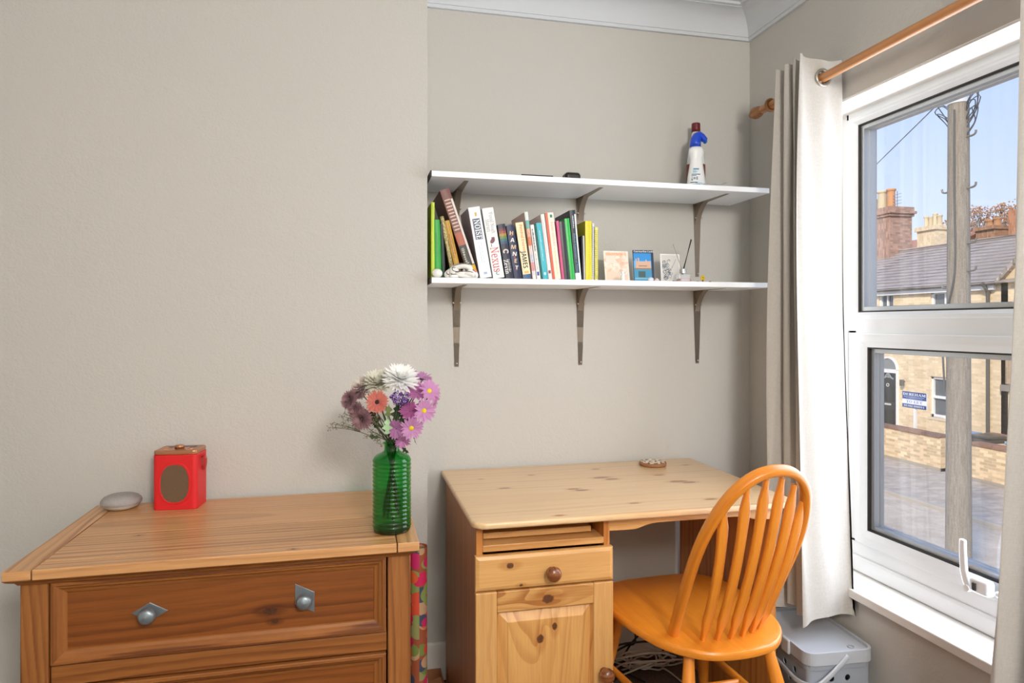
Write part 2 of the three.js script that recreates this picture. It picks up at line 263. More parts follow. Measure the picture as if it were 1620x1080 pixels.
function curtain(label, zNear, step, halfWaves, dir, seed, yBot, swing) {
  // plan: an accordion through the pole; starts at zNear and stacks towards dir
  const c = thing('curtain', label, 'curtain');
  const N = halfWaves * 26, Mv = 76, vOf = j => j <= 36 ? j / 36 * .075 : .075 + (j - 36) / 40 * .925, r = rng(seed), ph = Array.from({ length: halfWaves + 2 }, () => r());
  const pos = [], uv = [], idx = [], yTop = 2.118;
  const f = (s, v) => { // s in half waves, v 0 top .. 1 bottom
    const k = Math.min(halfWaves, Math.floor(s)), fr = s - k, e = lerp(ph[k], ph[k + 1] ?? .5, sm(0, 1, fr)) - .5;
    const A = .082 + .012 * e + v * (.030 + .05 * e);
    const ang = s * Math.PI + v * .35 * e;
    const zz = zNear + dir * step * s * (1 + .12 * v) + .006 * Math.sin(s * 9 + v * 5) * v;
    const pinch = Math.sin(ang * 2) * step * .16;      // cloth bellies between the folds
    const fold = .007 * Math.sin(s * 7 + v * 2 + seed) * (.3 + v) + .004 * Math.sin(s * 17 - v * 6);
    return V(XP + A * Math.cos(ang + Math.PI) * 1 + fold * .7, 0, zz + dir * pinch + fold + swing * v * v);
  };
  for (let j = 0; j <= Mv; j++) for (let i = 0; i <= N; i++) {
    const s = i / N * halfWaves, v = vOf(j), q = f(s, v);
    q.x = Math.min(q.x, XR - .012);
    const low = yBot + .03 * Math.sin(s * 1.9 + seed) * .6 + .014 * Math.sin(s * 5.3), top = yTop + .006 * Math.cos(s * Math.PI * 2);
    const y = lerp(top, low, v);
    pos.push(q.x, y, q.z); uv.push(s * .17, y);
  }
  for (let j = 0; j < Mv; j++) for (let i = 0; i < N; i++) { const a = j * (N + 1) + i, inHole = k => Math.hypot(pos[k * 3] - XP, pos[k * 3 + 1] - YP) < .0225; if ([a, a + 1, a + N + 2, a + N + 1].every(inHole)) continue; idx.push(a, a + 1, a + N + 2, a, a + N + 2, a + N + 1); }
  const g = new THREE.BufferGeometry(); g.setAttribute('position', new THREE.Float32BufferAttribute(pos, 3)); g.setAttribute('uv', new THREE.Float32BufferAttribute(uv, 2)); g.setIndex(idx); g.computeVertexNormals();
  part('cloth', g, curtainMat, c);
  for (let k = 0; k < halfWaves; k++) { const q = f(k + .5, .03); part('eyelet', new THREE.TorusGeometry(.0248, .0052, 12, 36).scale(1, 1, .9).rotateY((k % 2 ? 1 : -1) * .06 * dir).translate(XP, YP, q.z + .001), M(0xb5ada0, .3, { metalness: .8 }), c, 'brushed metal eyelet'); }
  return c;
}
curtain('off-white linen curtain bunched between the shelves and the window', -1.845, .023, 6, -1, 5, .36, .055);
curtain('off-white linen curtain drawn back on the window side away from the shelves', -1.135, .06, 7, 1, 8, .34, -.06);

// ------------------------------------------------------------------ shelves and brackets
const SU = 1.742, SL = 1.402, ST = .018, SX0 = .238, SX1 = 1.452, SF = -2.135;
const shelfMat = M(0xf3f5f7, .42);
for (const [y, lab] of [[SU, 'white board shelf carrying the cleaning bottle'], [SL, 'white board shelf carrying the row of books']]) {
  const s = thing('wall_shelf', lab, 'shelf', [0, y, 0], 0, 'alcove shelves');
  part('board', board(SX0, SX1, 0, ST, ZB + .002, SF, 'x', .0012), shelfMat, s);
  part('edge_band', board(SX0 - .004, SX0 + .0, -.001, ST + .001, ZB + .004, SF + .001, 'z', .001), M(0x4a443e, .7), s, 'dark bare end of the board');
}
function bracket(x, ytop, arm, leg, label) {
  const g = thing('shelf_bracket', label, 'bracket', [x, ytop, ZB], 0, 'shelf brackets');
  // pressed steel: flat arm and leg with a raised rib that tapers towards the ends
  const rib = (L, w0, w1, d0, d1, sg = 1) => { const pts = [], n = 10; for (let i = 0; i <= n; i++) pts.push(V(0, 0, i / n * L)); return sweep(pts, V(1, 0, 0), t => { const w = lerp(w0, w1, t), d = lerp(d0, d1, t); return [[-w, 0], [w, 0], [w, sg * d * .55], [w * .5, sg * d], [-w * .5, sg * d], [-w, sg * d * .55]]; }); };
  const fix = g => crease(g, .4);
  part('arm', fix(rib(arm, .0165, .007, .024, .006)).translate(0, -.0005, .0005), metalBronze, g);
  part('leg', fix(rib(leg, .0175, .008, .022, .007, -1).rotateX(Math.PI / 2)), metalBronze, g);
  part('gusset', (() => { const s = new THREE.Shape(); s.moveTo(0, 0); s.lineTo(.07, 0); s.quadraticCurveTo(.022, -.022, 0, -.08); return new THREE.ExtrudeGeometry(s, { depth: .02, bevelEnabled: false }).rotateY(-Math.PI / 2).translate(.01, 0, 0); })(), metalBronze, g);
  for (const [dx, dy] of [[-.013, -.055], [.013, -.055], [0, -leg + .012]]) part('screw', new THREE.SphereGeometry(.0035, 8, 6).scale(1, 1, .5).translate(dx, dy, dy < -.1 ? .009 : .012), M(0xbab3a8, .3, { metalness: .8 }), g);
  return g;
}
[['upper', SU, .222], ['lower', SL, .2]].forEach(([n, y, arm]) => [[.357, 'nearest the chimney breast'], [.827, 'in the middle'], [1.311, 'nearest the window']].forEach(([x, where]) => bracket(x, y, arm, .285, `bronze steel bracket under the ${n} shelf, ${where}`)));

// ------------------------------------------------------------------ fill lamp added out of view behind the camera
{
  const l = thing('added_fill_lamp', 'added round white fill lamp hanging unseen behind the camera', 'lamp', [.5, 0, .9]);
  part('shade', new THREE.SphereGeometry(.21, 32, 20).translate(0, 2.05, 0), M(0xf5f1e8, .9, { emissive: 0xfff0dc, emissiveIntensity: 2.2 }), l);
  part('cord', new THREE.CylinderGeometry(.003, .003, .26, 8).translate(0, 2.37, 0), M(0xeeeeee, .5), l);
  part('ceiling_rose', new THREE.CylinderGeometry(.03, .045, .03, 20).translate(0, 2.485, 0), M(0xeeeeee, .5), l);
  const pl = new THREE.PointLight(0xfffaf4, FILL_LAMP, 0, 2); pl.position.set(.5, 2.05, .9); pl.castShadow = true; pl.shadow.radius = 10; scene.add(pl);  // added point light to brighten the chimney breast and chest front
}

// ------------------------------------------------------------------ chest of drawers
const CX0 = -.722, CX1 = .150, CZ0 = -2.148, CZ1 = -1.612, CT = .75;
{
  const c = thing('chest_of_drawers', 'brown waxed pine chest of drawers below the red radio', 'chest of drawers');
  const bx0 = CX0 + .022, bx1 = CX1 - .018, bz1 = CZ1 - .028, y1 = CT - .024;
  const top = new THREE.Group(); top.name = 'top'; c.add(top);
  const g = .0012, e0 = CX0 + .055, e1 = CX1 - .052;
  const plank = (a, b, z0, z1, ax) => part('plank', board(a, b, CT - .022, CT, z0, z1, ax, .0018), chestTopWood, top);
  plank(CX0, e0 - g, CZ0, CZ1, 'z'); plank(e1 + g, CX1, CZ0, CZ1, 'z');
  plank(e0 + g, e1 - g, CZ1 - .052, CZ1, 'x'); plank(e0 + g, e1 - g, CZ0, CZ0 + .045, 'x');
  const zs = [CZ0 + .0456, CZ0 + .17, CZ0 + .30, CZ1 - .0526]; for (let k = 0; k < 3; k++) plank(e0 + g, e1 - g, zs[k] + .0002, zs[k + 1] - .0002, 'x');
  part('top_moulding', (() => { // bevel below the top's overhang
    const sh = [[0, 0], [.004, -.004], [.016, -.010], [.02, -.016]]; const w = CX1 - CX0, d = CZ1 - CZ0;
    return loops(w, d, [[.001, 0], ...sh.map(([i, y]) => [i + .001, y])], true).rotateX(-Math.PI / 2).translate((CX0 + CX1) / 2, CT - .0215, (CZ0 + CZ1) / 2); })(), chestWood, top);
  // carcass
  const pw = .055;
  part('corner_post', board(bx0, bx0 + pw, 0, y1, bz1 - .05, bz1, 'y', .004), chestPost, c);
  part('corner_post', board(bx1 - pw, bx1, 0, y1, bz1 - .05, bz1, 'y', .004), chestPost, c);
  part('corner_post', board(bx0, bx0 + .045, 0, y1, CZ0 + .01, CZ0 + .055, 'y', .004), chestPost, c);
  part('corner_post', board(bx1 - .045, bx1, 0, y1, CZ0 + .01, CZ0 + .055, 'y', .004), chestPost, c);
  part('side_panel', board(bx0 + .006, bx0 + .022, .06, y1, CZ0 + .04, bz1 - .03, 'y', .002), chestPost, c);
  part('side_panel', board(bx1 - .022, bx1 - .006, .06, y1, CZ0 + .04, bz1 - .03, 'y', .002), chestPost, c);
  part('back_panel', board(bx0 + .02, bx1 - .02, .06, y1, CZ0 + .012, CZ0 + .018, 'x', .001), chestWood, c);
  const dx0 = bx0 + pw + .002, dx1 = bx1 - pw - .002, dw = dx1 - dx0, dm = (dx0 + dx1) / 2;
  part('dust_panel', board(bx0 + .022, bx1 - .022, y1 - .16, y1 - .15, CZ0 + .02, bz1 - .03, 'x', .001), chestWood, c);
  for (const y of [.499, .279]) part('rail', board(dx0, dx1, y - .016, y + .028, bz1 - .04, bz1 - .006, 'x', .002), chestWood, c);
  part('plinth_rail', board(dx0, dx1, .03, .055, bz1 - .04, bz1 - .004, 'x', .002), chestWood, c);
  const pewter = M(0x8e989e, .42, { metalness: .75 });
  const prof = [[0, -.022], [0, -.002], [.002, 0], [.008, 0], [.011, -.004], [.016, -.005], [.020, -.010], [.027, -.012], [.029, -.016]];
  [[.531, .712], [.266, .480], [.058, .260]].forEach(([a, b], k) => {
    const d = part('drawer', loops(dw - .004, b - a, prof, false).translate(dm, (a + b) / 2, bz1 + .004), chestWood, c);
    const pn = new THREE.PlaneGeometry(dw - .06, b - a - .056); const uv = pn.attributes.uv; for (let i = 0; i < uv.count; i++) uv.setXY(i, uv.getX(i) * .66 + .03, uv.getY(i) * (b - a - .056) + .02);
    part('panel', pn.translate(dm, (a + b) / 2, bz1 - .011), k ? drawerWood2 : drawerWood, d);
    part('drawer_body', box(dx0 + .01, dx1 - .01, a + .01, b - .012, CZ0 + .06, bz1 - .018), M(0x9a6c3c, .7), d);
    [[-.448, 0], [-.115, .75]].forEach(([x, spin], n) => {
      const y = k ? (a + b) / 2 : .625;
      const s = new THREE.Shape(); if (!(n && !k)) { s.moveTo(-.036, 0); s.lineTo(0, .02); s.lineTo(.036, 0); s.lineTo(0, -.02); } else { s.moveTo(-.021, .034); s.lineTo(.021, .012); s.lineTo(.021, -.034); s.lineTo(-.021, -.012); } s.closePath();
      part('plate', new THREE.ExtrudeGeometry(s, { depth: .0015, bevelEnabled: true, bevelSize: .001, bevelThickness: .0008, bevelSegments: 1 }).translate(x, y, bz1 - .011), pewter, d, 'pewter diamond backplate');
      part('knob', lathe([[.0, 0], [.008, 0], [.007, .008], [.009, .012], [.0165, .016], [.0185, .021], [.0182, .025], [.016, .029], [.0155, .031], [.011, .0345], [0, .036]], 28).rotateX(Math.PI / 2).translate(x, y, bz1 - .009), pewter, d, 'round pewter knob');
    });
  });
}
// ------------------------------------------------------------------ on the chest: smart speaker, radio
{
  const s = thing('smart_speaker', 'grey fabric pebble-shaped speaker beside the red radio', 'speaker', [-.643, CT, -2.098]);
  const fab = dataTex(128, 128, (i, j) => { const n = h2(i, j) * 46 + noise(i * .3, j * .3) * 12; return [132 + n, 126 + n, 122 + n]; }); fab.repeat.set(5, 2);
  part('fabric_top', lathe([[.049, .014], [.0515, .018], [.052, .022], [.050, .028], [.044, .034], [.034, .0385], [.02, .0412], [0, .042]], 40), M(0xffffff, .95, { color: 0xffffff, map: fab, bumpMap: fab, bumpScale: .0006 }), s);
  part('base', lathe([[0, 0], [.026, 0], [.036, .003], [.044, .008], [.049, .014]], 40), M(0xc9c5bb, .55), s, 'pale plastic base');
}
{
  const r = thing('radio', 'small red radio with a copper top standing on the chest', 'radio', [-.487, CT, -2.090], -.1);
  const w = .118, h = .166, d = .092;
  const shell = (x0, x1, z0, z1, rad, y0, y1, bev) => { const s = new THREE.Shape(), W = x1 - x0, D = z1 - z0; s.moveTo(x0 + rad, z0); s.lineTo(x1 - rad, z0); s.quadraticCurveTo(x1, z0, x1, z0 + rad); s.lineTo(x1, z1 - rad); s.quadraticCurveTo(x1, z1, x1 - rad, z1); s.lineTo(x0 + rad, z1); s.quadraticCurveTo(x0, z1, x0, z1 - rad); s.lineTo(x0, z0 + rad); s.quadraticCurveTo(x0, z0, x0 + rad, z0); return new THREE.ExtrudeGeometry(s, { depth: y1 - y0 - 2 * bev, bevelEnabled: true, bevelSize: bev, bevelThickness: bev, bevelSegments: 3, curveSegments: 8 }).rotateX(-Math.PI / 2).translate(0, y0 + bev, 0); };
  const red = P(0xd5161c, .5, { clearcoat: .1 }), copper = M(0xc48a66, .34, { metalness: .75 });
  part('body', shell(-w / 2 + .002, w / 2 - .002, -d / 2 + .002, d / 2 - .002, .012, 0, h - .012, .002), red, r);
  const pill = (a, b, n = 40) => { const s = new THREE.Shape(); for (let k = 0; k <= n; k++) { const t = k / n * Math.PI * 2, c = Math.cos(t), q = Math.sin(t); s[k ? 'lineTo' : 'moveTo'](a * Math.sign(c) * Math.abs(c) ** .8, b * Math.sign(q) * Math.abs(q) ** .8); } return s; };
  part('grille_rim', (() => { const s = pill(.042, .057); s.holes.push(pill(.0385, .0535)); return new THREE.ExtrudeGeometry(s, { depth: .002, bevelEnabled: true, bevelSize: .001, bevelThickness: .001, bevelSegments: 2 }).translate(0, .074, d / 2 - .001); })(), red, r);
  const mesh = dataTex(128, 128, (i, j) => { const q = (i % 4 < 2) ^ (j % 4 < 2) ? 26 : 0, n = noise(i * .5, j * .5) * 14; return [84 + q + n, 60 + q + n, 40 + q * .8 + n]; }); mesh.repeat.set(14, 14);
  part('speaker_grille', new THREE.ExtrudeGeometry(pill(.039, .054), { depth: .0012, bevelEnabled: false }).translate(0, .074, d / 2 - .0005), M(0xffffff, .7, { map: mesh }), r, 'brown mesh speaker grille');
  const tp = part('top_plate', shell(-w / 2 + .0035, w / 2 - .0035, -d / 2 + .0035, d / 2 - .0035, .011, h - .012, h, .003), copper, r, 'copper control panel');
  const scr = canvasTex(256, 64, (c, W, H2) => { c.fillStyle = '#1c232b'; c.fillRect(0, 0, W, H2); c.fillStyle = '#7f8c98'; c.fillRect(70, 22, 70, 16); c.fillRect(150, 18, 60, 22); c.fillStyle = '#a9b4bd'; c.fillRect(24, 24, 22, 14); });
  part('display', new THREE.BoxGeometry(.074, .0012, .017).translate(0, h + .0003, -.022), M(0xffffff, .15, { map: scr }), tp, 'dark display window');
  part('dial', lathe([[0, .010], [.011, .0098], [.0128, .008], [.0132, 0], [0, 0]].reverse(), 28).translate(0, h, .008), copper, tp);
  for (const [x, z] of [[-.036, .012], [-.036, .024], [-.026, .03], [.026, .03], [.036, .012], [.036, .024], [.024, .006], [-.024, .006]]) part('button', new THREE.CylinderGeometry(.003, .0033, .002, 12).translate(x, h + .0006, z), copper, tp);
  const st = part('strap', sweep([V(w / 2, .138, 0), V(w / 2 + .006, .144, 0), V(w / 2 + .010, .135, 0), V(w / 2 + .008, .118, -.004), V(w / 2 + .004, .102, -.008)], V(0, 0, 1), () => oval(.009, .0016, 10, 4)), P(0xc2141a, .55), r, 'red leather strap');
  part('stud', new THREE.SphereGeometry(.0045, 12, 8).scale(.6, 1, 1).translate(w / 2 + .0105, .137, 0), copper, st, 'copper stud');
}
// ------------------------------------------------------------------ vase and bouquet
const VX = .091, VZ = -1.716;
{
  const v = thing('vase', 'ribbed green glass bottle vase holding the bouquet', 'vase', [VX, CT, VZ]);
  const prof = [[0, .004], [.038, .003], [.044, .004], [.0475, .009]];
  for (let k = 0; k < 17; k++) { const y = .011 + k * .0101; for (let s = 0; s < 6; s++) { const t = s / 6; prof.push([.0462 + .0022 * Math.sin(t * Math.PI), y + t * .0101]); } }
  prof.push([.0462, .1827], [.0445, .187], [.038, .1925], [.026, .198], [.0205, .2015], [.0188, .206], [.0188, .216], [.0192, .219], [.0215, .2205], [.022, .2225], [.0215, .224], [.019, .2245]);
  const gm = P(0x5cc878, .03, { transmission: 1, thickness: 0, ior: 1.5 });
  part('glass', lathe(prof, 56), gm, v);
  part('glass_base', lathe([[0, .0005], [.043, .0005], [.0455, .004], [.046, .008], [.04, .009], [0, .0085]], 40), P(0x3fae62, .05, { transmission: 1, thickness: 0 }), v, 'thick glass base');
}
const bq = (X, Y, dz = 0) => V(-.0674 + X * .000222, 1.1788 - Y * .000222, VZ + dz);
const stemMat = M(0x3f5a2a, .7), darkStem = M(0x2f4322, .75);
function petalGeo(L, w, cup = .2, curl = 0, pts = 4) { // along +x, its face up +y
  const pos = [], idx = []; const n = pts;
  for (let i = 0; i <= n; i++) { const t = i / n, ww = w * Math.sin(Math.PI * Math.min(1, .12 + t * .82)) ** .7 * (i === n ? .35 : 1), x = L * t, y = cup * L * t * t * (1 - curl * t) + 0; pos.push(x, y + ww * .25, -ww, x, y, 0, x, y + ww * .25, ww); }
  for (let i = 0; i < n; i++) for (let s = 0; s < 2; s++) { const a = i * 3 + s; idx.push(a, a + 1, a + 4, a, a + 4, a + 3); }
  const g = new THREE.BufferGeometry(); g.setAttribute('position', new THREE.Float32BufferAttribute(pos, 3)); g.setIndex(idx); return g.toNonIndexed();
}
function blossom(layers, seed) { // layers: [count, length, width, tilt, cup, offsetY, curl]
  const r = rng(seed), out = [];
  for (const [n, L, w, tilt, cup, oy, curl = 0] of layers) for (let k = 0; k < n; k++) {
    const g = petalGeo(L * (.9 + .2 * r()), w * (.85 + .3 * r()), cup, curl);
    g.rotateX((r() - .5) * .5).rotateZ(tilt + (r() - .5) * .16).translate(.0015, oy, 0).rotateY((k + r() * .5) / n * Math.PI * 2); out.push(g);
  }
  const g = mergeGeometries(out); g.computeVertexNormals(); return g;
}
function aim(g, dir, at) { const q = new THREE.Quaternion().setFromUnitVectors(V(0, 1, 0), dir.clone().normalize()); g.applyQuaternion(q); g.translate(at.x, at.y, at.z); return g; }
function stemTo(head, dir, seed, from = null) {
  const r = rng(seed), a = r() * 6.28, rr = .007 + r() * .006, n = V(VX + Math.cos(a) * rr, CT + .218, VZ + Math.sin(a) * rr), b = V(VX - Math.cos(a) * .022, CT + .03 + r() * .03, VZ - Math.sin(a) * .022);
  const p = head.clone().addScaledVector(dir.clone().normalize(), -.012), m = n.clone().lerp(p, .55); m.y += .008;
  return tube([b, n.clone().lerp(b, .4), n, m, p, head], .0016, 22, 6);
}
const leafy = (color, rough = .7) => M(color, rough, { side: THREE.DoubleSide });
const flowerThing = (name, label, cat, group) => thing(name, label, cat, [0, 0, 0], 0, group);
let fseed = 1;
function flower(name, label, cat, X, Y, dz, dir, layers, petalColor, centre, group) {
  const at = bq(X, Y, dz), d = V(...dir), f = flowerThing(name, label, cat, group), s = fseed++ * 31;
  part('petals', aim(blossom(layers, s), d, at), P(petalColor, .75, { side: THREE.DoubleSide, transmission: .42, thickness: 0 }), f);
  if (centre) part('centre', aim(new THREE.SphereGeometry(centre[0], 14, 10).scale(1, .5, 1).translate(0, centre[2] ?? .002, 0), d, at), M(centre[1], .9), f);
  part('stem', stemTo(at, d, s + 5), stemMat, f);
  part('calyx', aim(new THREE.SphereGeometry(.005, 10, 8).scale(1, .7, 1).translate(0, -.003, 0), d, at), stemMat, f);
  return f;
}
const mum = R => [[30, R, R * .12, -.12, .1, 0], [30, R * .98, R * .12, .1, .15, .001], [28, R * .92, R * .12, .32, .12, .002], [26, R * .84, R * .12, .55, .05, .003], [22, R * .74, R * .11, .8, 0, .004], [18, R * .62, R * .11, 1.05, 0, .004], [12, R * .5, R * .1, 1.3, 0, .004]];
const daisy = R => [[16, R, R * .15, .12, .12, 0], [14, R * .93, R * .14, .3, .05, .001]];
flower('chrysanthemum', 'large white chrysanthemum at the crown of the bouquet', 'flower', 810, 220, .012, [.12, .8, .6], mum(.047), 0xfdfdfb, [.006, 0xdfe3c4, .012]);
flower('chrysanthemum', 'creamy white chrysanthemum behind the coral gerbera', 'flower', 570, 270, -.016, [-.25, .85, .45], mum(.045), 0xeeecdf, [.005, 0xd2d6b4, .010]);
flower('chrysanthemum', 'small cream chrysanthemum at the back left of the bouquet', 'flower', 400, 300, -.02, [-.55, .7, .45], mum(.033), 0xe9e1d8, [.004, 0xd2d6b4, .008]);
flower('gerbera', 'coral pink gerbera with a dark centre', 'flower', 548, 452, .036, [-.25, .25, .93], [[26, .0285, .0036, .08, .1, 0], [22, .025, .0034, .2, .05, .001], [22, .010, .0016, .5, 0, .002]], 0xdf8273, [.0065, 0x2e1d16, .003]);
[['pink daisy with a yellow centre high on the window side of the bouquet', 1120, 345, .03, [.35, .35, .85], .030], ['pink daisy with a yellow centre between two other daisies', 1052, 552, .048, [.3, .1, .95], .030], ['pink daisy with a yellow centre lowest on the bouquet', 912, 738, .052, [.15, -.05, 1], .029]].forEach(([l, X, Y, dz, d, R]) => flower('daisy', l, 'flower', X, Y, dz, d, daisy(R), 0xd79ccb, [.0062, 0xd9bd1e, .0025], 'yellow-centred pink daisies'));
[['pink daisy seen from the side under the white chrysanthemum', 985, 360, .02, [.1, .6, .6], .03, 0xc97fb8], ['deep pink daisy half hidden behind the middle daisy', 905, 565, .03, [-.3, .3, .8], .026, 0xb8619f], ['pink daisy turned away at the outer edge of the bouquet', 1185, 440, .0, [.9, -.1, .3], .027, 0xbf76a6], ['double pink daisy above the neck of the vase', 752, 745, .045, [-.35, -.1, .9], .026, 0xc586bb], ['small pink daisy drooping over the neck of the vase', 820, 885, .04, [.05, -.5, .85], .02, 0xd594c8], ['small pink daisy bud at the back of the bouquet top', 955, 140, -.02, [.4, .8, .1], .012, 0xb67fa5], ['pink daisy behind the topmost yellow-centred daisy', 1060, 215, -.005, [.2, .8, .3], .028, 0xc68cba], ['pale mauve daisy facing back under the lowest daisy', 1010, 745, .02, [.7, -.2, .3], .018, 0xcfa6cb]].forEach(([l, X, Y, dz, d, R, col]) => flower('daisy', l, 'flower', X, Y, dz, d, daisy(R), col, null));
[['dusty mauve chrysanthemum on the outer left of the bouquet', 255, 440, .0, [-.75, .3, .5], .025], ['dusty mauve chrysanthemum below the coral gerbera', 385, 640, .012, [-.55, -.1, .8], .028], ['dusty mauve chrysanthemum above the gypsophila', 330, 560, .0, [-.7, .1, .7], .022], ['dusty mauve chrysanthemum beside the cream chrysanthemum', 365, 360, -.01, [-.5, .6, .5], .024]].forEach(([l, X, Y, dz, d, R]) => flower('chrysanthemum', l, 'flower', X, Y, dz, d, mum(R).slice(0, 6), 0xb68e95, null));
{ // purple statice: a head of small florets
  const s = flowerThing('statice', 'cluster of purple statice florets beside the gerbera', 'flower'), r = rng(77), c = bq(800, 405, .03);
  const dark = [], pale = [];
  for (let k = 0; k < 70; k++) { const a = r() * 6.28, q = Math.sqrt(r()), p = c.clone().add(V(Math.cos(a) * q * .025, Math.sin(a) * q * .021, .012 * (1 - q * q) + r() * .004)); const g = blossom([[5, .0042, .0018, .5, .2, 0]], 100 + k); aim(g, V((r() - .5) * 1.4, .5 + r(), .8), p); (r() < .62 ? dark : pale).push(g); }
  part('florets', mergeGeometries(dark), leafy(0x6a3f8e), s); part('pale_florets', mergeGeometries(pale), leafy(0xb99bd4), s);
  const st = []; for (let k = 0; k < 6; k++) st.push(stemTo(c.clone().add(V((k - 2.5) * .006, -.004, 0)), V((k - 2.5) * .2, 1, .2), 300 + k)); part('stem', mergeGeometries(st), darkStem, s);
}
[['wispy gypsophila sprig reaching out to the left of the bouquet', [[60, 700], [30, 740], [110, 690], [160, 720], [230, 735], [280, 720], [90, 735], [330, 770], [180, 690]], -.002, 11], ['wispy gypsophila sprig beside the mauve chrysanthemums', [[220, 520], [200, 590], [245, 570], [160, 610], [255, 640], [225, 660], [290, 590]], .006, 12], ['wispy gypsophila sprig hanging by the neck of the vase', [[430, 830], [500, 800], [520, 870], [545, 900], [470, 790], [585, 935], [500, 650], [530, 600], [560, 660]], .02, 13], ['wispy gypsophila sprig under the coral gerbera', [[440, 590], [470, 640], [520, 700], [480, 690], [420, 540], [545, 620], [450, 600]], .015, 14]].forEach(([lab, pts, dz, seed]) => {
  const g = flowerThing('gypsophila', lab, 'flower', 'gypsophila sprigs'), r = rng(seed), buds = [], tw = [];
  const base = V(VX - .008, CT + .224, VZ + .004), cen = pts.reduce((a, p) => a.add(bq(p[0], p[1], dz)), V(0, 0, 0)).divideScalar(pts.length), hub = base.clone().lerp(cen, .6);
  tw.push(tube([V(VX + .01, CT + .06, VZ), base, hub.clone().lerp(base, .4), hub], .0009, 14, 5));
  for (const [X, Y] of pts) { const p = bq(X, Y, dz + (r() - .5) * .015); tw.push(tube([hub, hub.clone().lerp(p, .5).add(V(0, .003, 0)), p], .0005, 8, 4)); for (let k = 0; k < 7; k++) { const q = p.clone().add(V((r() - .5) * .014, (r() - .5) * .014, (r() - .5) * .012)); tw.push(tube([p, p.clone().lerp(q, .5), q], .0003, 3, 4)); buds.push(new THREE.IcosahedronGeometry(.0011 + r() * .0008, 0).translate(q.x, q.y, q.z)); } }
  part('buds', merge(buds), M(0x8b7f6c, .9), g); part('twigs', mergeGeometries(tw), M(0x5a5a3c, .8), g);
});
function leafShape(lobes, L, w) { const s = new THREE.Shape(); s.moveTo(0, 0); const n = 24; const half = sgn => { for (let i = 1; i <= n; i++) { const t = sgn > 0 ? i / n : 1 - i / n; const ww = w * Math.sin(Math.PI * t ** .8) * (1 + (lobes ? .45 * Math.sin(t * lobes * 6.28) : 0)); s.lineTo(sgn * ww, t * L); } }; half(1); half(-1); return s; }
[['pale green lobed leaf below the coral gerbera', 0x9fbf94, 3, .042, .009, [650, 800], .052, [0, 1, .15], 0], ['dark leaf pointing down beside the lowest daisy', 0x33482a, 3, .03, .006, [950, 800], .04, [.1, -1, .1], 0], ['dark leaf curling over the vase rim towards the desk', 0x33482a, 3, .024, .007, [820, 960], .03, [.6, -.6, .3], 1], ['dark leaf poking out left above the vase neck', 0x3a4b2c, 2, .026, .005, [560, 840], .03, [-1, .1, .2], 2], ['mid green leaf tucked under the purple statice', 0x6b7a46, 2, .032, .008, [660, 620], .03, [.1, 1, .1], 3], ['dark green leaf between the gerbera and the daisies', 0x2d4024, 3, .045, .012, [750, 690], .015, [.15, 1, 0], 3], ['dark green leaf low behind the gypsophila', 0x2f4427, 3, .05, .012, [560, 760], .0, [-.45, 1, 0], 3], ['dark green leaf behind the lowest daisy', 0x2f4427, 3, .055, .014, [860, 800], -.005, [.35, 1, 0], 3], ['olive leaf under the cream chrysanthemum', 0x55663a, 2, .05, .014, [600, 560], -.01, [-.2, 1, .1], 3], ['olive leaf beneath the deep pink daisy', 0x4a5c33, 3, .05, .013, [840, 640], .0, [.2, 1, .1], 3]].forEach(([lab, col, lobes, L, w, [X, Y], dz, d, k]) => {
  const f = flowerThing('foliage_leaf', lab, 'leaf'), at = bq(X, Y, dz), g = new THREE.ExtrudeGeometry(leafShape(lobes, L, w), { depth: .0004, bevelEnabled: false });
  const p = g.attributes.position; for (let i = 0; i < p.count; i++) p.setZ(i, p.getZ(i) + Math.abs(p.getX(i)) * .35 - 3 * p.getY(i) * p.getY(i)); g.computeVertexNormals();
  part('blade', aim(g, V(...d), at), M(col, .7), f); part('stem', tube([at, at.clone().lerp(V(VX, CT + .22, VZ), .5), V(VX, CT + .218, VZ + .008), V(VX, CT + .1, VZ + .005)], .0011, 14, 5), stemMat, f);
});

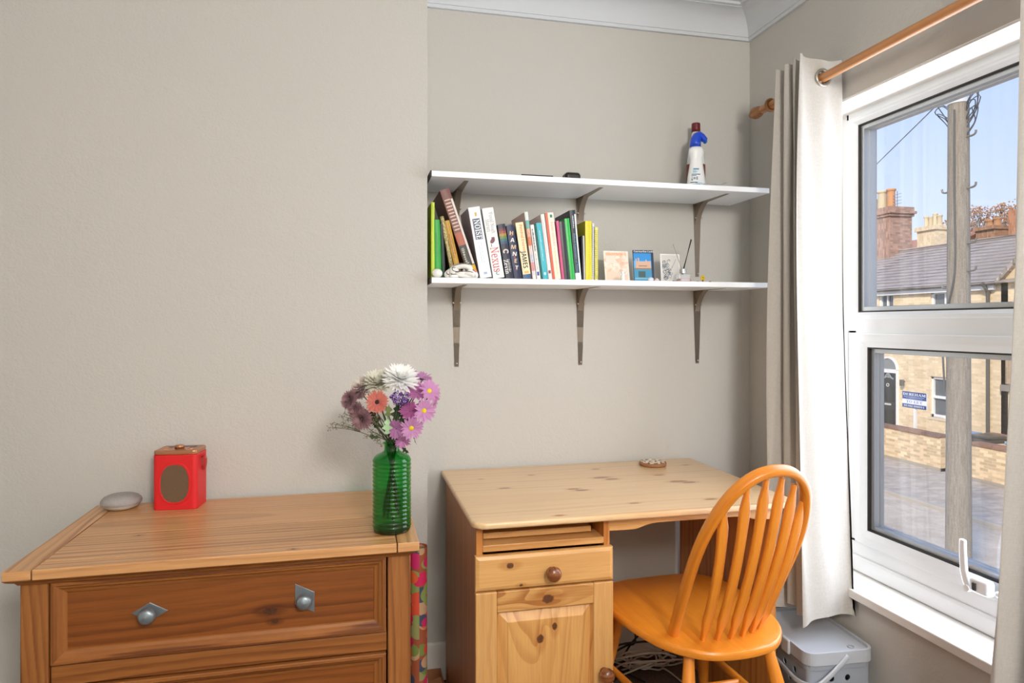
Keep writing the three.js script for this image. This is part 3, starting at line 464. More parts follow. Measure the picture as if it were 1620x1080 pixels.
// ------------------------------------------------------------------ desk
const DX0 = .302, DX1 = 1.272, DZ0 = -2.385, DZ1 = -1.722, DT = .75;
{
  const d = thing('desk', 'honey pine pedestal desk with one drawer and a cupboard door', 'desk');
  // top: clipped front corners, rounded edge
  const s = new THREE.Shape(), c = .035; s.moveTo(DX0 + .004, -DZ0 - .004); s.lineTo(DX0 + .004, -DZ1 + c); s.quadraticCurveTo(DX0 + .006, -DZ1 + .01, DX0 + c, -DZ1 + .004); s.lineTo(DX1 - c, -DZ1 + .004); s.quadraticCurveTo(DX1 - .006, -DZ1 + .01, DX1 - .004, -DZ1 + c); s.lineTo(DX1 - .004, -DZ0 - .004); s.closePath();
  const tg = new THREE.ExtrudeGeometry(s, { depth: .008, bevelEnabled: true, bevelThickness: .005, bevelSize: .006, bevelSegments: 3, curveSegments: 8 }).rotateX(-Math.PI / 2).translate(0, DT - .013, 0);
  const tuv = uvBox(tg, 'x', [-DX0, -DZ1]); { const u = tuv.attributes.uv; for (let i = 0; i < u.count; i++) u.setY(i, -(u.getY(i) - 2 * 0) ); }
  { const u = tuv.attributes.uv, p = tuv.attributes.position; for (let i = 0; i < u.count; i++) u.setXY(i, p.getX(i) - DX0 + .01, Math.abs(DZ1 - p.getZ(i)) + (DT - p.getY(i)) + .005); }
  part('desktop', crease(tuv, .7), deskTopWood, d);
  const y1 = DT - .018, pf = -1.762, px0 = .315, px1 = .694;
  part('side_panel', board(px0, px0 + .018, .0, y1, DZ0 + .012, pf, 'y', .002), deskSide, d);
  part('side_panel', board(px1 - .018, px1, .0, y1, DZ0 + .012, pf, 'y', .002), deskSide, d);
  part('end_panel', board(1.222, 1.240, 0, y1, DZ0 + .012, -1.79, 'y', .002), deskSide, d);
  part('pedestal_back', board(px0 + .018, px1 - .018, .05, y1, DZ0 + .014, DZ0 + .024, 'y', .001), deskSide, d);
  part('shelf_floor', board(px0 + .018, px1 - .018, .660, .678, DZ0 + .024, pf, 'x', .002), deskWood, d);
  part('pedestal_floor', board(px0 + .018, px1 - .018, .05, .066, DZ0 + .024, pf, 'x', .002), deskWood, d);
  part('plinth', board(px0 + .018, px1 - .018, 0, .05, pf - .04, pf - .022, 'x', .002), deskWood, d);
  const tray = part('pull_out_tray', board(px0 + .026, px1 - .04, .682, .699, DZ0 + .1, pf - .04, 'x', .003), deskWood, d, 'slide-out wooden tray in the open slot');
  part('stretcher', board(px1, 1.222, .14, .24, DZ0 + .014, DZ0 + .03, 'x', .002), deskSide, d);
  // apron with an ogee end
  const a = new THREE.Shape(); a.moveTo(px1, y1); a.lineTo(px1, .692); a.lineTo(.765, .6915); a.bezierCurveTo(.79, .6915, .80, .706, .85, .7065); a.lineTo(1.08, .7065); a.bezierCurveTo(1.13, .706, 1.15, .692, 1.17, .692); a.lineTo(1.222, .692); a.lineTo(1.222, y1); a.closePath();
  part('apron', uvBox(new THREE.ExtrudeGeometry(a, { depth: .017, bevelEnabled: true, bevelSize: .001, bevelThickness: .001, bevelSegments: 1, curveSegments: 10 }).translate(0, 0, pf - .022), 'x'), deskWood, d);
  // drawer and door stand proud of the carcass
  const fm = (px0 + px1) / 2 - .001, fw = px1 - px0 + .008;
  const cham = [[0, -.019], [0, -.005], [.002, -.003], [.010, 0]];
  const uvIn = (g, u0, v0) => { const p = g.attributes.position, u = g.attributes.uv; for (let i = 0; i < u.count; i++) u.setXY(i, p.getX(i) + u0, p.getY(i) + v0); return g; };
  const dr = part('drawer', uvIn(loops(fw, .092, cham, true), .2, .05).translate(fm, .609, pf + .02), deskDrawerWood, d);
  const knob = lathe([[0, 0], [.0105, 0], [.0105, .003], [.0085, .006], [.0085, .012], [.0155, .017], [.0195, .024], [.0205, .030], [.0185, .037], [.013, .0425], [.006, .0445], [0, .045]], 28).rotateX(Math.PI / 2);
  part('knob', uvBox(knob.clone().translate(.517, .604, pf + .02), 'z'), knobWood, dr, 'turned dark wooden knob');
  const dy0 = .07, dy1 = .559, st = .058;
  const door = new THREE.Group(); door.name = 'door'; d.add(door);
  const x0 = fm - fw / 2, x1 = fm + fw / 2;
  part('stile', board(x0, x0 + st, dy0, dy1, pf + .001, pf + .02, 'y', .003), deskWood, door); part('stile', board(x1 - st, x1, dy0, dy1, pf + .001, pf + .02, 'y', .003), deskWood, door);
  part('top_rail', (() => { const g = board(x0 + st, x1 - st, dy1 - .056, dy1, pf + .001, pf + .02, 'x', .003); const p = g.attributes.position, u = g.attributes.uv; for (let i = 0; i < u.count; i++) u.setXY(i, p.getX(i) - x0 - st + .05, p.getY(i) - dy1 + .056 + .005); return g; })(), deskRailWood, door);
  part('bottom_rail', board(x0 + st, x1 - st, dy0, dy0 + .06, pf + .001, pf + .02, 'x', .003), deskWood, door);
  const pw = fw - 2 * st, ph = dy1 - dy0 - .116, pg = loops(pw, ph, [[0, .018], [.0045, .006], [.005, .004], [.03, .0145], [.031, .0165]], true, 'y'); { const p = pg.attributes.position, u = pg.attributes.uv; for (let i = 0; i < u.count; i++) u.setXY(i, p.getY(i) + ph / 2 + .1, p.getX(i) + pw / 2 + .01); }
  part('raised_panel', pg.translate(fm, (dy0 + .06 + dy1 - .056) / 2, pf), deskDoorWood, door);
  part('knob', uvBox(knob.clone().translate(.668, .315, pf + .02), 'z'), knobWood, door, 'turned dark wooden knob');
}
{ // slice-of-wood coaster with a carved top
  const k = thing('coaster', 'round carved whitewashed wooden coaster on the desk', 'coaster', [1.072, DT, -2.292]);
  part('disc', lathe([[0, 0], [.046, 0], [.0495, .003], [.05, .010], [.048, .013], [0, .013]], 36), M(0x9a6b45, .75), k);
  const ring = []; for (let i = 0; i < 9; i++) for (let j = 0; j < 2; j++) { const a = i / 9 * 6.283 + j * .35, R = j ? .022 : .038; ring.push(new THREE.SphereGeometry(.0085, 10, 6).scale(1.15, .32, .6).rotateY(-a + (j ? .9 : -.8)).translate(Math.cos(a) * R, .0135, Math.sin(a) * R)); }
  ring.push(new THREE.SphereGeometry(.008, 10, 6).scale(1, .35, 1).translate(0, .0135, 0));
  part('carving', merge(ring), M(0xd3c6b4, .8), k, 'whitewashed carved pattern');
}
// ------------------------------------------------------------------ chair
{
  const ch = thing('chair', 'orange varnished hoop-back wooden chair pulled up to the desk', 'chair', [.946, 0, -1.757], 4 * Math.PI / 180);
  const SY = .45, out = [[0, -.262], [.10, -.257], [.17, -.232], [.208, -.18], [.218, -.12], [.215, -.03], [.202, .06], [.178, .14], [.14, .195], [.085, .234], [0, .247]];
  const sp = new THREE.SplineCurve([...out.map(([x, z]) => new THREE.Vector2(x, -z)), ...out.slice(1, -1).reverse().map(([x, z]) => new THREE.Vector2(-x, -z)), new THREE.Vector2(0, .262)]);
  const seat = new THREE.ExtrudeGeometry(new THREE.Shape(sp.getPoints(72)), { depth: .011, bevelEnabled: true, bevelSize: .005, bevelThickness: .006, bevelSegments: 4 }).rotateX(-Math.PI / 2).translate(0, SY - .017, 0);
  part('seat', crease(uvBox(seat, 'z', [.3, .2]), .8), chairWood, ch);
  const L = 27 * Math.PI / 180, zE = .118, hp = (u, v) => V(u, SY + v * Math.cos(L), zE + v * Math.sin(L));
  const half = [[.134, -.012], [.14, .08], [.1445, .18], [.1465, .28], [.139, .36], [.121, .43], [.093, .485], [.05, .522]];
  const cp = [...half.map(([u, v]) => hp(-u, v)), hp(0, .533), ...half.slice().reverse().map(([u, v]) => hp(u, v))];
  const hoopCurve = new THREE.CatmullRomCurve3(cp), hn = V(0, -Math.sin(L), Math.cos(L));
  part('hoop', sweep(hoopCurve.getPoints(80), hn, t => oval(.0155, .0115, 14, 3)), chairWood, ch);
  const bot = [-.078, -.041, -.002, .036, .073, .107];
  bot.forEach((b, i) => {
    const k = (i - 2.5) / 2.5, u1 = k * .112, v1 = .533 - .02 - (Math.abs(k) ** 2.2) * .085;
    const z0 = .178 - b * b * 2.6, p0 = V(b * .98, SY - .008, z0), p1 = hp(u1, v1), pts = [];
    for (let j = 0; j <= 24; j++) { const t = j / 24; const p = p0.clone().lerp(p1, t); p.z += .018 * Math.sin(Math.PI * t); pts.push(p); }
    part('spindle', sweep(pts, V(1, 0, 0), t => { const w = .0055 + .0080 * sm(.05, .17, t) * (1 - .12 * sm(.2, .7, t) * (1 - sm(.7, .82, t))) * (1 - sm(.86, .98, t)); return oval(w, .0068, 12, 4.5); }), chairWood, ch);
  });
  const legs = [[-.135, -.165, -.205, -.255], [.135, -.165, .205, -.255], [-.115, .165, -.185, .262], [.115, .165, .185, .262]];
  const legPt = ([x0, z0, x1, z1], y) => { const t = 1 - y / (SY - .01); return V(lerp(x0, x1, t), y, lerp(z0, z1, t)); };
  legs.forEach(l => { const pts = []; for (let j = 0; j <= 20; j++) pts.push(legPt(l, (SY - .012) * (1 - j / 20))); part('leg', sweep(pts, V(1, 0, 0), t => { const r = .0135 + .006 * sm(0, .35, t) - .006 * sm(.45, 1, t); return oval(r, r, 14); }), chairWood, ch); });
  const bar = (a, b) => { const pts = []; for (let j = 0; j <= 12; j++) pts.push(a.clone().lerp(b, j / 12)); return sweep(pts, V(0, 1, 0), t => { const r = .0085 + .004 * Math.sin(Math.PI * t); return oval(r, r, 12); }); };
  const sL = [legPt(legs[0], .22), legPt(legs[2], .22)], sR = [legPt(legs[1], .22), legPt(legs[3], .22)];
  part('stretcher', bar(...sL), chairWood, ch); part('stretcher', bar(...sR), chairWood, ch);
  part('stretcher', bar(sL[0].clone().lerp(sL[1], .5), sR[0].clone().lerp(sR[1], .5)), chairWood, ch);
}
// ------------------------------------------------------------------ books on the lower shelf
const SY = SL + ST;
const spineTex = (bg, draw, W = 64, Hh = 512) => canvasTex(W, Hh, (c, w, h) => { c.fillStyle = bg; c.fillRect(0, 0, w, h); draw && draw(c, w, h); });
// text running down the spine
const down = (c, s, y, size, col, x = 32, font = 'sans-serif', bold = true) => { c.save(); c.translate(x, y); c.rotate(Math.PI / 2); c.fillStyle = col; c.font = `${bold ? 'bold ' : ''}${size}px ${font}`; c.textAlign = 'left'; c.textBaseline = 'middle'; c.fillText(s, 0, 0); c.restore(); };
function scrawl(c, x, y0, y1, col, wdt, seed) { const r = rng(seed); c.fillStyle = col; for (let y = y0; y < y1;) { const l = 4 + r() * 10; c.fillRect(x - wdt / 2, y, wdt * (.5 + .5 * r()), l); y += l + 3; } }
const books = [
  ['lime green softback book at the end of the row against the chimney breast', .2405, .011, .245, 0, '#b9cf3a', .15, (c) => {}],
  ['bright green book beside the lime green one', .2535, .021, .189, 2, '#12992f', .14, c => scrawl(c, 30, 120, 330, '#0d7f27', 16, 3)],
  ['thin dark green and black book beside the bright green one', .277, .011, .177, 3, '#14291f', .13, c => { c.fillStyle = '#1f7a3a'; c.fillRect(0, 0, 10, 512); }],
  ['olive patterned paperback leaning behind the mottled ornament', .308, .012, .203, 11, '#8c7d4c', .13, c => { const r = rng(9); for (let k = 0; k < 300; k++) { c.fillStyle = ['#b5a36a', '#6c6038', '#d9c98c'][k % 3]; c.fillRect(r() * 64, r() * 512, 8, 12); } }],
  ['mustard yellow paperback leaning next to the thick brown book', .325, .018, .190, 13, '#b58a1c', .13, c => { scrawl(c, 24, 120, 330, '#8d4a1d', 14, 5); scrawl(c, 46, 140, 300, '#7c3f18', 8, 6); }],
  ['thick reddish brown hardback leaning hardest of the row', .366, .032, .300, 19, '#6d3b33', .2, c => { c.fillStyle = '#a5502f'; c.fillRect(0, 250, 64, 74); c.fillStyle = '#211f1c'; c.fillRect(0, 324, 64, 120); c.fillStyle = '#c9a624'; c.fillRect(0, 444, 64, 68); for (let k = 0; k < 10; k++) { c.fillStyle = '#cfae9a'; c.fillRect(8, 58 + k * 19, 38, 7); } scrawl(c, 22, 340, 432, '#a9a48f', 22, 8); c.fillStyle = '#d8cfc8'; c.fillRect(50, 60, 14, 380); c.fillStyle = '#e07a2e'; c.fillRect(46, 470, 18, 42); }],
  ['thick white hardback with a dark title box next to the brown book', .402, .039, .235, 10, '#e4e7ee', .16, c => { c.fillStyle = '#3b4a5c'; c.fillRect(12, 84, 40, 150); down(c, 'NOISE', 90, 44, '#f2f4f6', 33, 'serif'); c.fillStyle = '#c8a13a'; c.fillRect(30, 40, 10, 26); scrawl(c, 26, 250, 400, '#b4bac6', 3, 4); scrawl(c, 38, 250, 400, '#b4bac6', 3, 7); c.fillStyle = '#9aa6bb'; c.fillRect(24, 470, 18, 16); }],
  ['thick white hardback with red title lettering and a small bird', .446, .038, .234, 9.5, '#e9e9e6', .16, c => { down(c, 'Yuval Noah', 32, 28, '#7c7f84', 42, 'serif', false); down(c, 'Harari', 82, 28, '#7c7f84', 18, 'serif', false); c.fillStyle = '#6a3345'; c.beginPath(); c.ellipse(30, 240, 12, 20, .5, 0, 7); c.fill(); c.fillRect(26, 214, 18, 16); c.fillRect(18, 262, 4, 20); down(c, 'Nexus', 284, 62, '#c0303c', 32, 'serif', false); c.strokeStyle = '#5b8f8e'; c.lineWidth = 5; c.beginPath(); c.arc(32, 476, 10, 1, 5); c.stroke(); }],
  ['navy paperback with a rainbow top and a white curl', .4895, .026, .182, 9.5, '#1b2238', .13, c => { ['#7a2b2f', '#b8502e', '#c79a2e', '#6f9a3c', '#2e7c73', '#24507d'].forEach((k, i) => { c.fillStyle = k; for (let n = 0; n < 5; n++) c.fillRect(4 + n * 12, 40 + i * 24, 8, 26); }); c.strokeStyle = '#d9c9c0'; c.lineWidth = 12; c.beginPath(); c.arc(34, 258, 18, 2.4, 7.4); c.stroke(); down(c, 'Gabrielle', 330, 26, '#cfc7c2', 44, 'serif'); down(c, 'Zevin', 330, 48, '#e7e1dc', 20, 'serif'); }],
  ['dark blue paperback with stacked white capital letters', .5175, .026, .180, 9, '#14244a', .13, c => { 'HAMNET'.split('').forEach((k, i) => { c.save(); c.translate(34, 78 + i * 66); c.rotate(Math.PI / 2 * .12); c.fillStyle = i % 2 ? '#e9e2d4' : '#d8b98c'; c.font = 'bold 54px sans-serif'; c.textAlign = 'center'; c.textBaseline = 'middle'; c.fillText(k, 0, 0); c.restore(); }); c.fillStyle = '#b64a3a'; c.fillRect(28, 92, 12, 10); c.fillRect(24, 300, 14, 12); c.fillRect(26, 420, 12, 12); }],
  ['cream paperback with orange and black lettering', .549, .027, .190, 8.5, '#eadcb2', .13, c => { down(c, 'Percival Everett', 20, 30, '#d2612c', 38, 'serif'); down(c, 'JAMES', 262, 52, '#1f1c19', 30, 'sans-serif'); c.fillStyle = '#e2b06a'; c.fillRect(14, 440, 36, 22); c.fillStyle = '#3c5e86'; c.fillRect(0, 470, 64, 42); }],
  ['slim multicoloured book standing taller than its neighbours', .581, .012, .227, 7.5, '#e2c0b6', .19, c => { ['#d8e2dc', '#6fb0a8', '#e0a88e', '#dd7a4c', '#e9d7cf', '#c7d4dd', '#dd9a9a', '#e6e2de'].forEach((k, i) => { c.fillStyle = k; c.fillRect(0, i * 64, 64, 66); }); scrawl(c, 36, 150, 480, '#b7656a', 14, 12); }],
  ['white paperback with a column of black lettering', .5955, .013, .184, 7.5, '#e9e6e0', .12, c => { scrawl(c, 32, 40, 250, '#26262a', 26, 13); scrawl(c, 30, 270, 420, '#b3a99b', 16, 14); c.fillStyle = '#2f49a0'; c.fillRect(14, 440, 36, 36); }],
  ['very thin deep teal book', .6097, .006, .185, 7.5, '#1f5f55', .12, null],
  ['turquoise paperback with pale lettering', .617, .018, .191, 7.5, '#39b0bd', .13, c => { scrawl(c, 32, 70, 340, '#bfeaf0', 12, 15); c.fillStyle = '#bfe9ee'; c.beginPath(); c.arc(32, 460, 14, 0, 7); c.fill(); }],
  ['pale pinkish white book with a dark publisher square', .6365, .013, .221, 7.5, '#e9dcda', .17, c => { c.fillStyle = '#e0e8dc'; c.fillRect(0, 0, 64, 40); scrawl(c, 32, 60, 300, '#d6c3c3', 18, 16); c.fillStyle = '#86302f'; c.fillRect(12, 440, 40, 24); }],
  ['cream book with an orange red stripe along its spine', .651, .029, .226, 7, '#efe4cf', .17, c => { c.fillStyle = '#d4502a'; c.fillRect(0, 0, 18, 512); c.fillStyle = '#1f7b74'; c.fillRect(34, 16, 18, 22); down(c, 'RADIO HISTORY', 70, 24, '#d98d78', 42, 'serif', false); scrawl(c, 42, 270, 470, '#e3c25a', 8, 17); }],
  ['thin rose pink book', .6825, .010, .200, 6, '#cc4f7d', .13, null],
  ['black hardback between the pink and the green book', .6935, .019, .198, 6, '#17181d', .14, null],
  ['glossy emerald green book', .7135, .017, .209, 6, '#0fae3f', .14, null],
  ['tall black and navy handbook with a white edge', .7325, .0205, .238, 5.5, '#14202f', .17, c => { c.fillStyle = '#e8ebee'; c.fillRect(48, 30, 16, 482); c.fillStyle = '#dfe6ea'; c.fillRect(0, 460, 64, 52); down(c, 'Oxford Assessment of Theory', 170, 22, '#7fc0e4', 26, 'sans-serif', false); scrawl(c, 30, 40, 130, '#c9d4db', 14, 19); }],
  ['short thin black and white booklet before the yellow notebook', .7575, .009, .152, 1.5, '#4a4547', .12, c => { c.fillStyle = '#d9d8d4'; c.fillRect(34, 0, 30, 512); }],
  ['bright yellow notebook with ribbed edge', .768, .023, .203, .5, '#ddd01f', .15, c => { for (let y = 6; y < 512; y += 14) { c.fillStyle = '#c8bb17'; c.fillRect(30, y, 34, 5); } }],
];
books.forEach(([label, x, t, h, deg, col, depth, draw]) => {
  const b = thing('book', label, 'book', [x, SY + .0006, -2.172], 0, 'books on the lower shelf'); b.rotation.z = deg * Math.PI / 180;
  const cov = M(col, .45), d = depth;
  part('cover', merge([board(0, .0016, 0, h, -d, 0, 'y', .0005, 1), board(t - .0016, t, 0, h, -d, 0, 'y', .0005, 1)]), cov, b);
  part('pages', board(.0014, t - .0014, .002, h - .002, -d + .003, -.003, 'y', .0003, 1), M(0xe9e2d0, .9), b);
  // spine: a shallow convex strip that carries the print
  const n = 6, pos = [], uv = [], idx = []; for (let i = 0; i <= n; i++) { const k = i / n, z = .0004 + .0016 * Math.sin(Math.PI * k); pos.push(k * t, 0, z, k * t, h, z); uv.push(k, 0, k, 1); } for (let i = 0; i < n; i++) { const a = i * 2; idx.push(a, a + 2, a + 3, a, a + 3, a + 1); }
  for (const y of [0, h]) { const o = pos.length / 3; for (let i = 0; i <= n; i++) { const k = i / n; pos.push(k * t, y, -.003, k * t, y, .0004 + .0016 * Math.sin(Math.PI * k)); uv.push(k, y ? 1 : 0, k, y ? 1 : 0); } for (let i = 0; i < n; i++) { const a = o + i * 2; idx.push(a, a + 1, a + 3, a, a + 3, a + 2); } }
  const g = new THREE.BufferGeometry(); g.setAttribute('position', new THREE.Float32BufferAttribute(pos, 3)); g.setAttribute('uv', new THREE.Float32BufferAttribute(uv, 2)); g.setIndex(idx); g.computeVertexNormals();
  part('spine', g, draw ? M(0xffffff, .42, { map: spineTex(col, draw), side: THREE.DoubleSide }) : M(col, .35, { side: THREE.DoubleSide }), b);
});
{ // wire-bound notebooks at the end of the row
  const wire = M(0xb9bcc0, .3, { metalness: .9 });
  [['spiral-bound notebook with a white cover beside the yellow notebook', .7945, .007, .197, 0xd8dae0, 0x6d7079], ['spiral-bound notebook with a pale yellow cover at the end of the row', .8045, .011, .184, 0xe6df84, 0xd9cf3a]].forEach(([lab, x, t, h, col, wc]) => {
    const b = thing('notebook', lab, 'notebook', [x, SY + .0006, -2.176], 0, 'spiral notebooks on the lower shelf');
    part('cover', board(0, t, 0, h, -.145, -.004, 'y', .0005, 1), M(col, .6), b);
    const pts = []; for (let k = 0; k <= 300; k++) { const a = k / 300 * 26 * 6.283; pts.push(V(t / 2 + (t / 2 + .001) * Math.cos(a), .008 + (h - .016) * k / 300, -.004 + .005 * Math.sin(a))); }
    part('spiral', tube(pts, .0007, 420, 4), wc === 0x6d7079 ? wire : M(wc, .4), b);
  });
}
{ // looping black and white ornament in front of the leaning books
  const o = thing('ornament', 'white ornament of entwined loops with black outlines on the lower shelf', 'ornament', [.335, SY, -2.158]);
  const cer = P(0xece9e2, .3, { clearcoat: .4 }), blk = M(0x141312, .4);
  const loop = (cx, cy, rx, ry, rot, z, r) => { const pts = []; for (let k = 0; k < 24; k++) { const a = k / 24 * 6.283; const x = rx * Math.cos(a), y = ry * Math.sin(a); pts.push(V(cx + x * Math.cos(rot) - y * Math.sin(rot), cy + x * Math.sin(rot) + y * Math.cos(rot), z + .004 * Math.sin(a * 2))); } const c = new THREE.CatmullRomCurve3(pts, true); return [new THREE.TubeGeometry(c, 48, r, 10, true), c]; };
  for (const [cx, cy, rx, ry, rot, z, r] of [[0, .026, .03, .013, .15, .004, .0095], [-.03, .0165, .018, .008, .5, -.001, .0082], [.032, .0165, .02, .008, -.45, -.002, .008], [.012, .012, .026, .0045, -.05, .011, .0072], [-.014, .0105, .02, .003, .2, .012, .0072]]) {
    const [g, c] = loop(cx, cy, rx, ry, rot, z, r); const m = part('loop', g, cer, o);
    const up = []; for (let k = 0; k <= 48; k++) { const p = c.getPoint(k / 48); up.push(p.add(V(0, r * .72, r * .72))); } part('outline', tube(up, .0013, 64, 5), blk, m, 'black outline');
  }
  const q = thing('ornament', 'short white rolled ornament with a black outline against the chimney breast', 'ornament', [.2585, SY, -2.157]);
  part('roll', new THREE.SphereGeometry(.0165, 20, 14).scale(1.05, .9, .8).translate(0, .0149, 0), cer, q);
  for (const [y, r] of [[.0215, .0135], [.011, .0155]]) part('outline', new THREE.TorusGeometry(r, .0013, 6, 32).scale(1, .5, .82).rotateX(Math.PI / 2 - .2).translate(0, y, 0), blk, q);
}
// ------------------------------------------------------------------ cards, diffuser and trinkets on the lower shelf
function card(label, x, z, w, h, tilt, ry, tex, extra) { const g = thing('postcard', label, 'postcard', [x, SY, z], ry); const inner = new THREE.Group(); const m = part('card', new THREE.BoxGeometry(w, h, .0012).translate(0, h / 2, 0).rotateX(-tilt), M(0xf0ece4, .6), g); part('print', new THREE.PlaneGeometry(w - .001, h - .001).translate(0, h / 2, .0008).rotateX(-tilt), M(0xffffff, .35, { map: tex, ...extra }), m); return g; }
card('cream and peach art print card leaning on the wall', .922, -2.262, .096, .118, .18, .03, canvasTex(200, 256, (c, w, h) => { c.fillStyle = '#efe6da'; c.fillRect(0, 0, w, h); const r = rng(4); c.fillStyle = '#ecd9c8'; c.fillRect(10, 10, w - 24, h - 20); for (let k = 0; k < 140; k++) { c.fillStyle = ['#efc3a4', '#f2d3bd', '#f3e4d6', '#e8b697', '#efe9df'][k % 5]; c.globalAlpha = .55; c.beginPath(); c.ellipse(14 + r() * (w - 34), 20 + r() * 150, 6 + r() * 18, 5 + r() * 16, r() * 3, 0, 7); c.fill(); } c.globalAlpha = 1; c.fillStyle = '#e6ddcf'; c.fillRect(16, 40, 70, 60); c.fillStyle = '#ecd2bd'; c.fillRect(10, 170, w - 24, 74); c.fillStyle = '#e3a274'; c.font = 'bold 24px sans-serif'; c.fillText('EXHIBITION', 16, 32); }));
card('blue castle postcard with a dark border', 1.017, -2.245, .08, .122, .16, -.1, canvasTex(180, 270, (c, w, h) => { c.fillStyle = '#232f45'; c.fillRect(0, 0, w, h); c.fillStyle = '#2c8fd6'; c.fillRect(8, 26, w - 30, 130); c.fillStyle = '#5fb2e6'; c.fillRect(8, 90, w - 30, 60); c.fillStyle = '#d9ad92'; for (const [x, y, ww] of [[24, 72, 10], [44, 66, 12], [60, 96, 90], [30, 100, 40], [110, 80, 10], [130, 92, 22]]) c.fillRect(x, y, ww, 156 - y); c.fillStyle = '#8e7a66'; c.fillRect(8, 150, w - 30, 12); c.fillRect(50, 128, 70, 8); c.fillStyle = '#3a93bd'; c.fillRect(8, 162, w - 30, 100); c.fillStyle = '#3f5a58'; c.fillRect(44, 176, 60, 50); c.fillStyle = '#7fb7cc'; c.fillRect(14, 230, 120, 12); c.fillStyle = '#f2f4f6'; c.font = 'bold 19px serif'; c.fillText('Caernarfon Castle', 12, 19); }));
card('clear acrylic picture card with grey line drawing behind the diffuser', 1.139, -2.28, .078, .112, .1, .0, canvasTex(160, 240, (c, w, h) => { c.fillStyle = '#dcd8d0'; c.fillRect(0, 0, w, h); c.strokeStyle = '#f2f1ee'; c.lineWidth = 8; c.strokeRect(4, 4, w - 8, h - 8); const r = rng(6); for (let k = 0; k < 60; k++) { c.strokeStyle = ['#6f747e', '#9aa0a8', '#4e5360'][k % 3]; c.lineWidth = 2 + r() * 3; const x = 24 + r() * 60, y = 50 + r() * 150; c.beginPath(); c.arc(x, y, 4 + r() * 10, r() * 6, r() * 6 + 3); c.stroke(); } c.strokeStyle = '#8a8f98'; c.lineWidth = 3; c.beginPath(); c.moveTo(60, 180); c.lineTo(130, 40); c.stroke(); }));
{
  const d = thing('reed_diffuser', 'square glass reed diffuser with silver collar and black reeds', 'diffuser', [1.152, SY, -2.205]);
  const gl = P(0xffffff, .02, { transmission: 1, thickness: 0, ior: 1.5 });
  part('bottle', new RoundedBoxGeometry(.052, .032, .04, 3, .005).translate(0, .0162, 0), gl, d);
  part('oil', board(-.022, .022, .003, .014, -.016, .016, 'x', .003), P(0xe8cfc4, .1, { transmission: .6, thickness: 0 }), d);
  part('collar', lathe([[0, 0], [.0115, 0], [.012, .001], [.012, .016], [.011, .017], [.006, .017], [.006, .01]], 24).translate(-.004, .0325, 0), M(0xd5d5d2, .2, { metalness: .9 }), d, 'silver collar');
  const reed = (a, b) => sweep([V(...a), V(...b)], V(0, 0, 1), () => oval(.0013, .0013, 6)); const blk = M(0x1d1a19, .8);
  part('reed', reed([-.008, .03, 0], [.049, .16, -.035]), blk, d); part('reed', reed([-.006, .03, .003], [.043, .161, -.028]), blk, d); part('reed', reed([0, .03, -.002], [-.012, .145, -.06]), M(0xb5aca0, .8), d, 'pale reed');
}
{
  const f = thing('figurine', 'small white porcelain figurine in front of the peach card', 'figurine', [.908, SY, -2.19]); const wh = P(0xf5f3ef, .25, { clearcoat: .5 });
  part('body', lathe([[0, 0], [.0085, 0], [.009, .004], [.0075, .014], [.006, .021], [.0065, .026], [0, .0275]], 20).translate(.003, 0, 0), wh, f); part('head', new THREE.SphereGeometry(.006, 14, 10).translate(.001, .031, .002), wh, f);
  for (const s of [-1, 1]) part('arm', tube([[.003 + s * .005, .022, 0], [.003 + s * .011, .026, .002], [.003 + s * .014, .034, .002]], .002, 8, 6), wh, f);
}
{
  const wh = P(0xd9dde6, .3), b = solo('pebble', 'white and blue glazed pebble in front of the castle postcard', 'pebble', new THREE.SphereGeometry(.011, 16, 12).scale(1.05, .72, .8).translate(0, .0079, 0), wh, [1.014, SY, -2.185]);
  solo('seashell', 'pale pink seashell beside the glazed pebble', 'shell', crease(lathe([[0, .013], [.003, .012], [.0065, .009], [.009, .005], [.0085, .001], [0, 0]].reverse(), 12), .3), M(0xe6cfc8, .5), [1.035, SY, -2.18]);
  const m = new THREE.IcosahedronGeometry(.0048, 1).scale(1, .6, 1).translate(0, .0028, 0);
  [['dark grey pebble by the acrylic card', 1.098, 0x4b4947], ['brown pebble by the diffuser', 1.108, 0x6d5546], ['rose pebble by the diffuser', 1.120, 0xb98a88], ['tan pebble behind the diffuser', 1.192, 0x9c8f80], ['black pebble beside the yellow ornament', 1.241, 0x38363a]].forEach(([l, x, c]) => solo('pebble', l, 'pebble', m, M(c, .6), [x, SY, -2.178], 'tiny pebbles along the lower shelf'));
  const y = thing('toy_flower', 'tiny yellow flower ornament at the end of the lower shelf', 'ornament', [1.216, SY, -2.185]); const ye = M(0xd6b512, .5);
  part('foot', lathe([[0, 0], [.005, 0], [.003, .004], [.0015, .012], [0, .012]], 12), M(0x8a5a20, .6), y); const pt = []; for (let k = 0; k < 6; k++) pt.push(new THREE.SphereGeometry(.0042, 10, 8).scale(1, 1, .5).translate(Math.cos(k * 1.047) * .0055, .017 + Math.sin(k * 1.047) * .0055, 0)); part('petals', merge(pt), ye, y); part('centre', new THREE.SphereGeometry(.0035, 10, 8).translate(0, .017, .001), M(0xc29a10, .6), y);
}
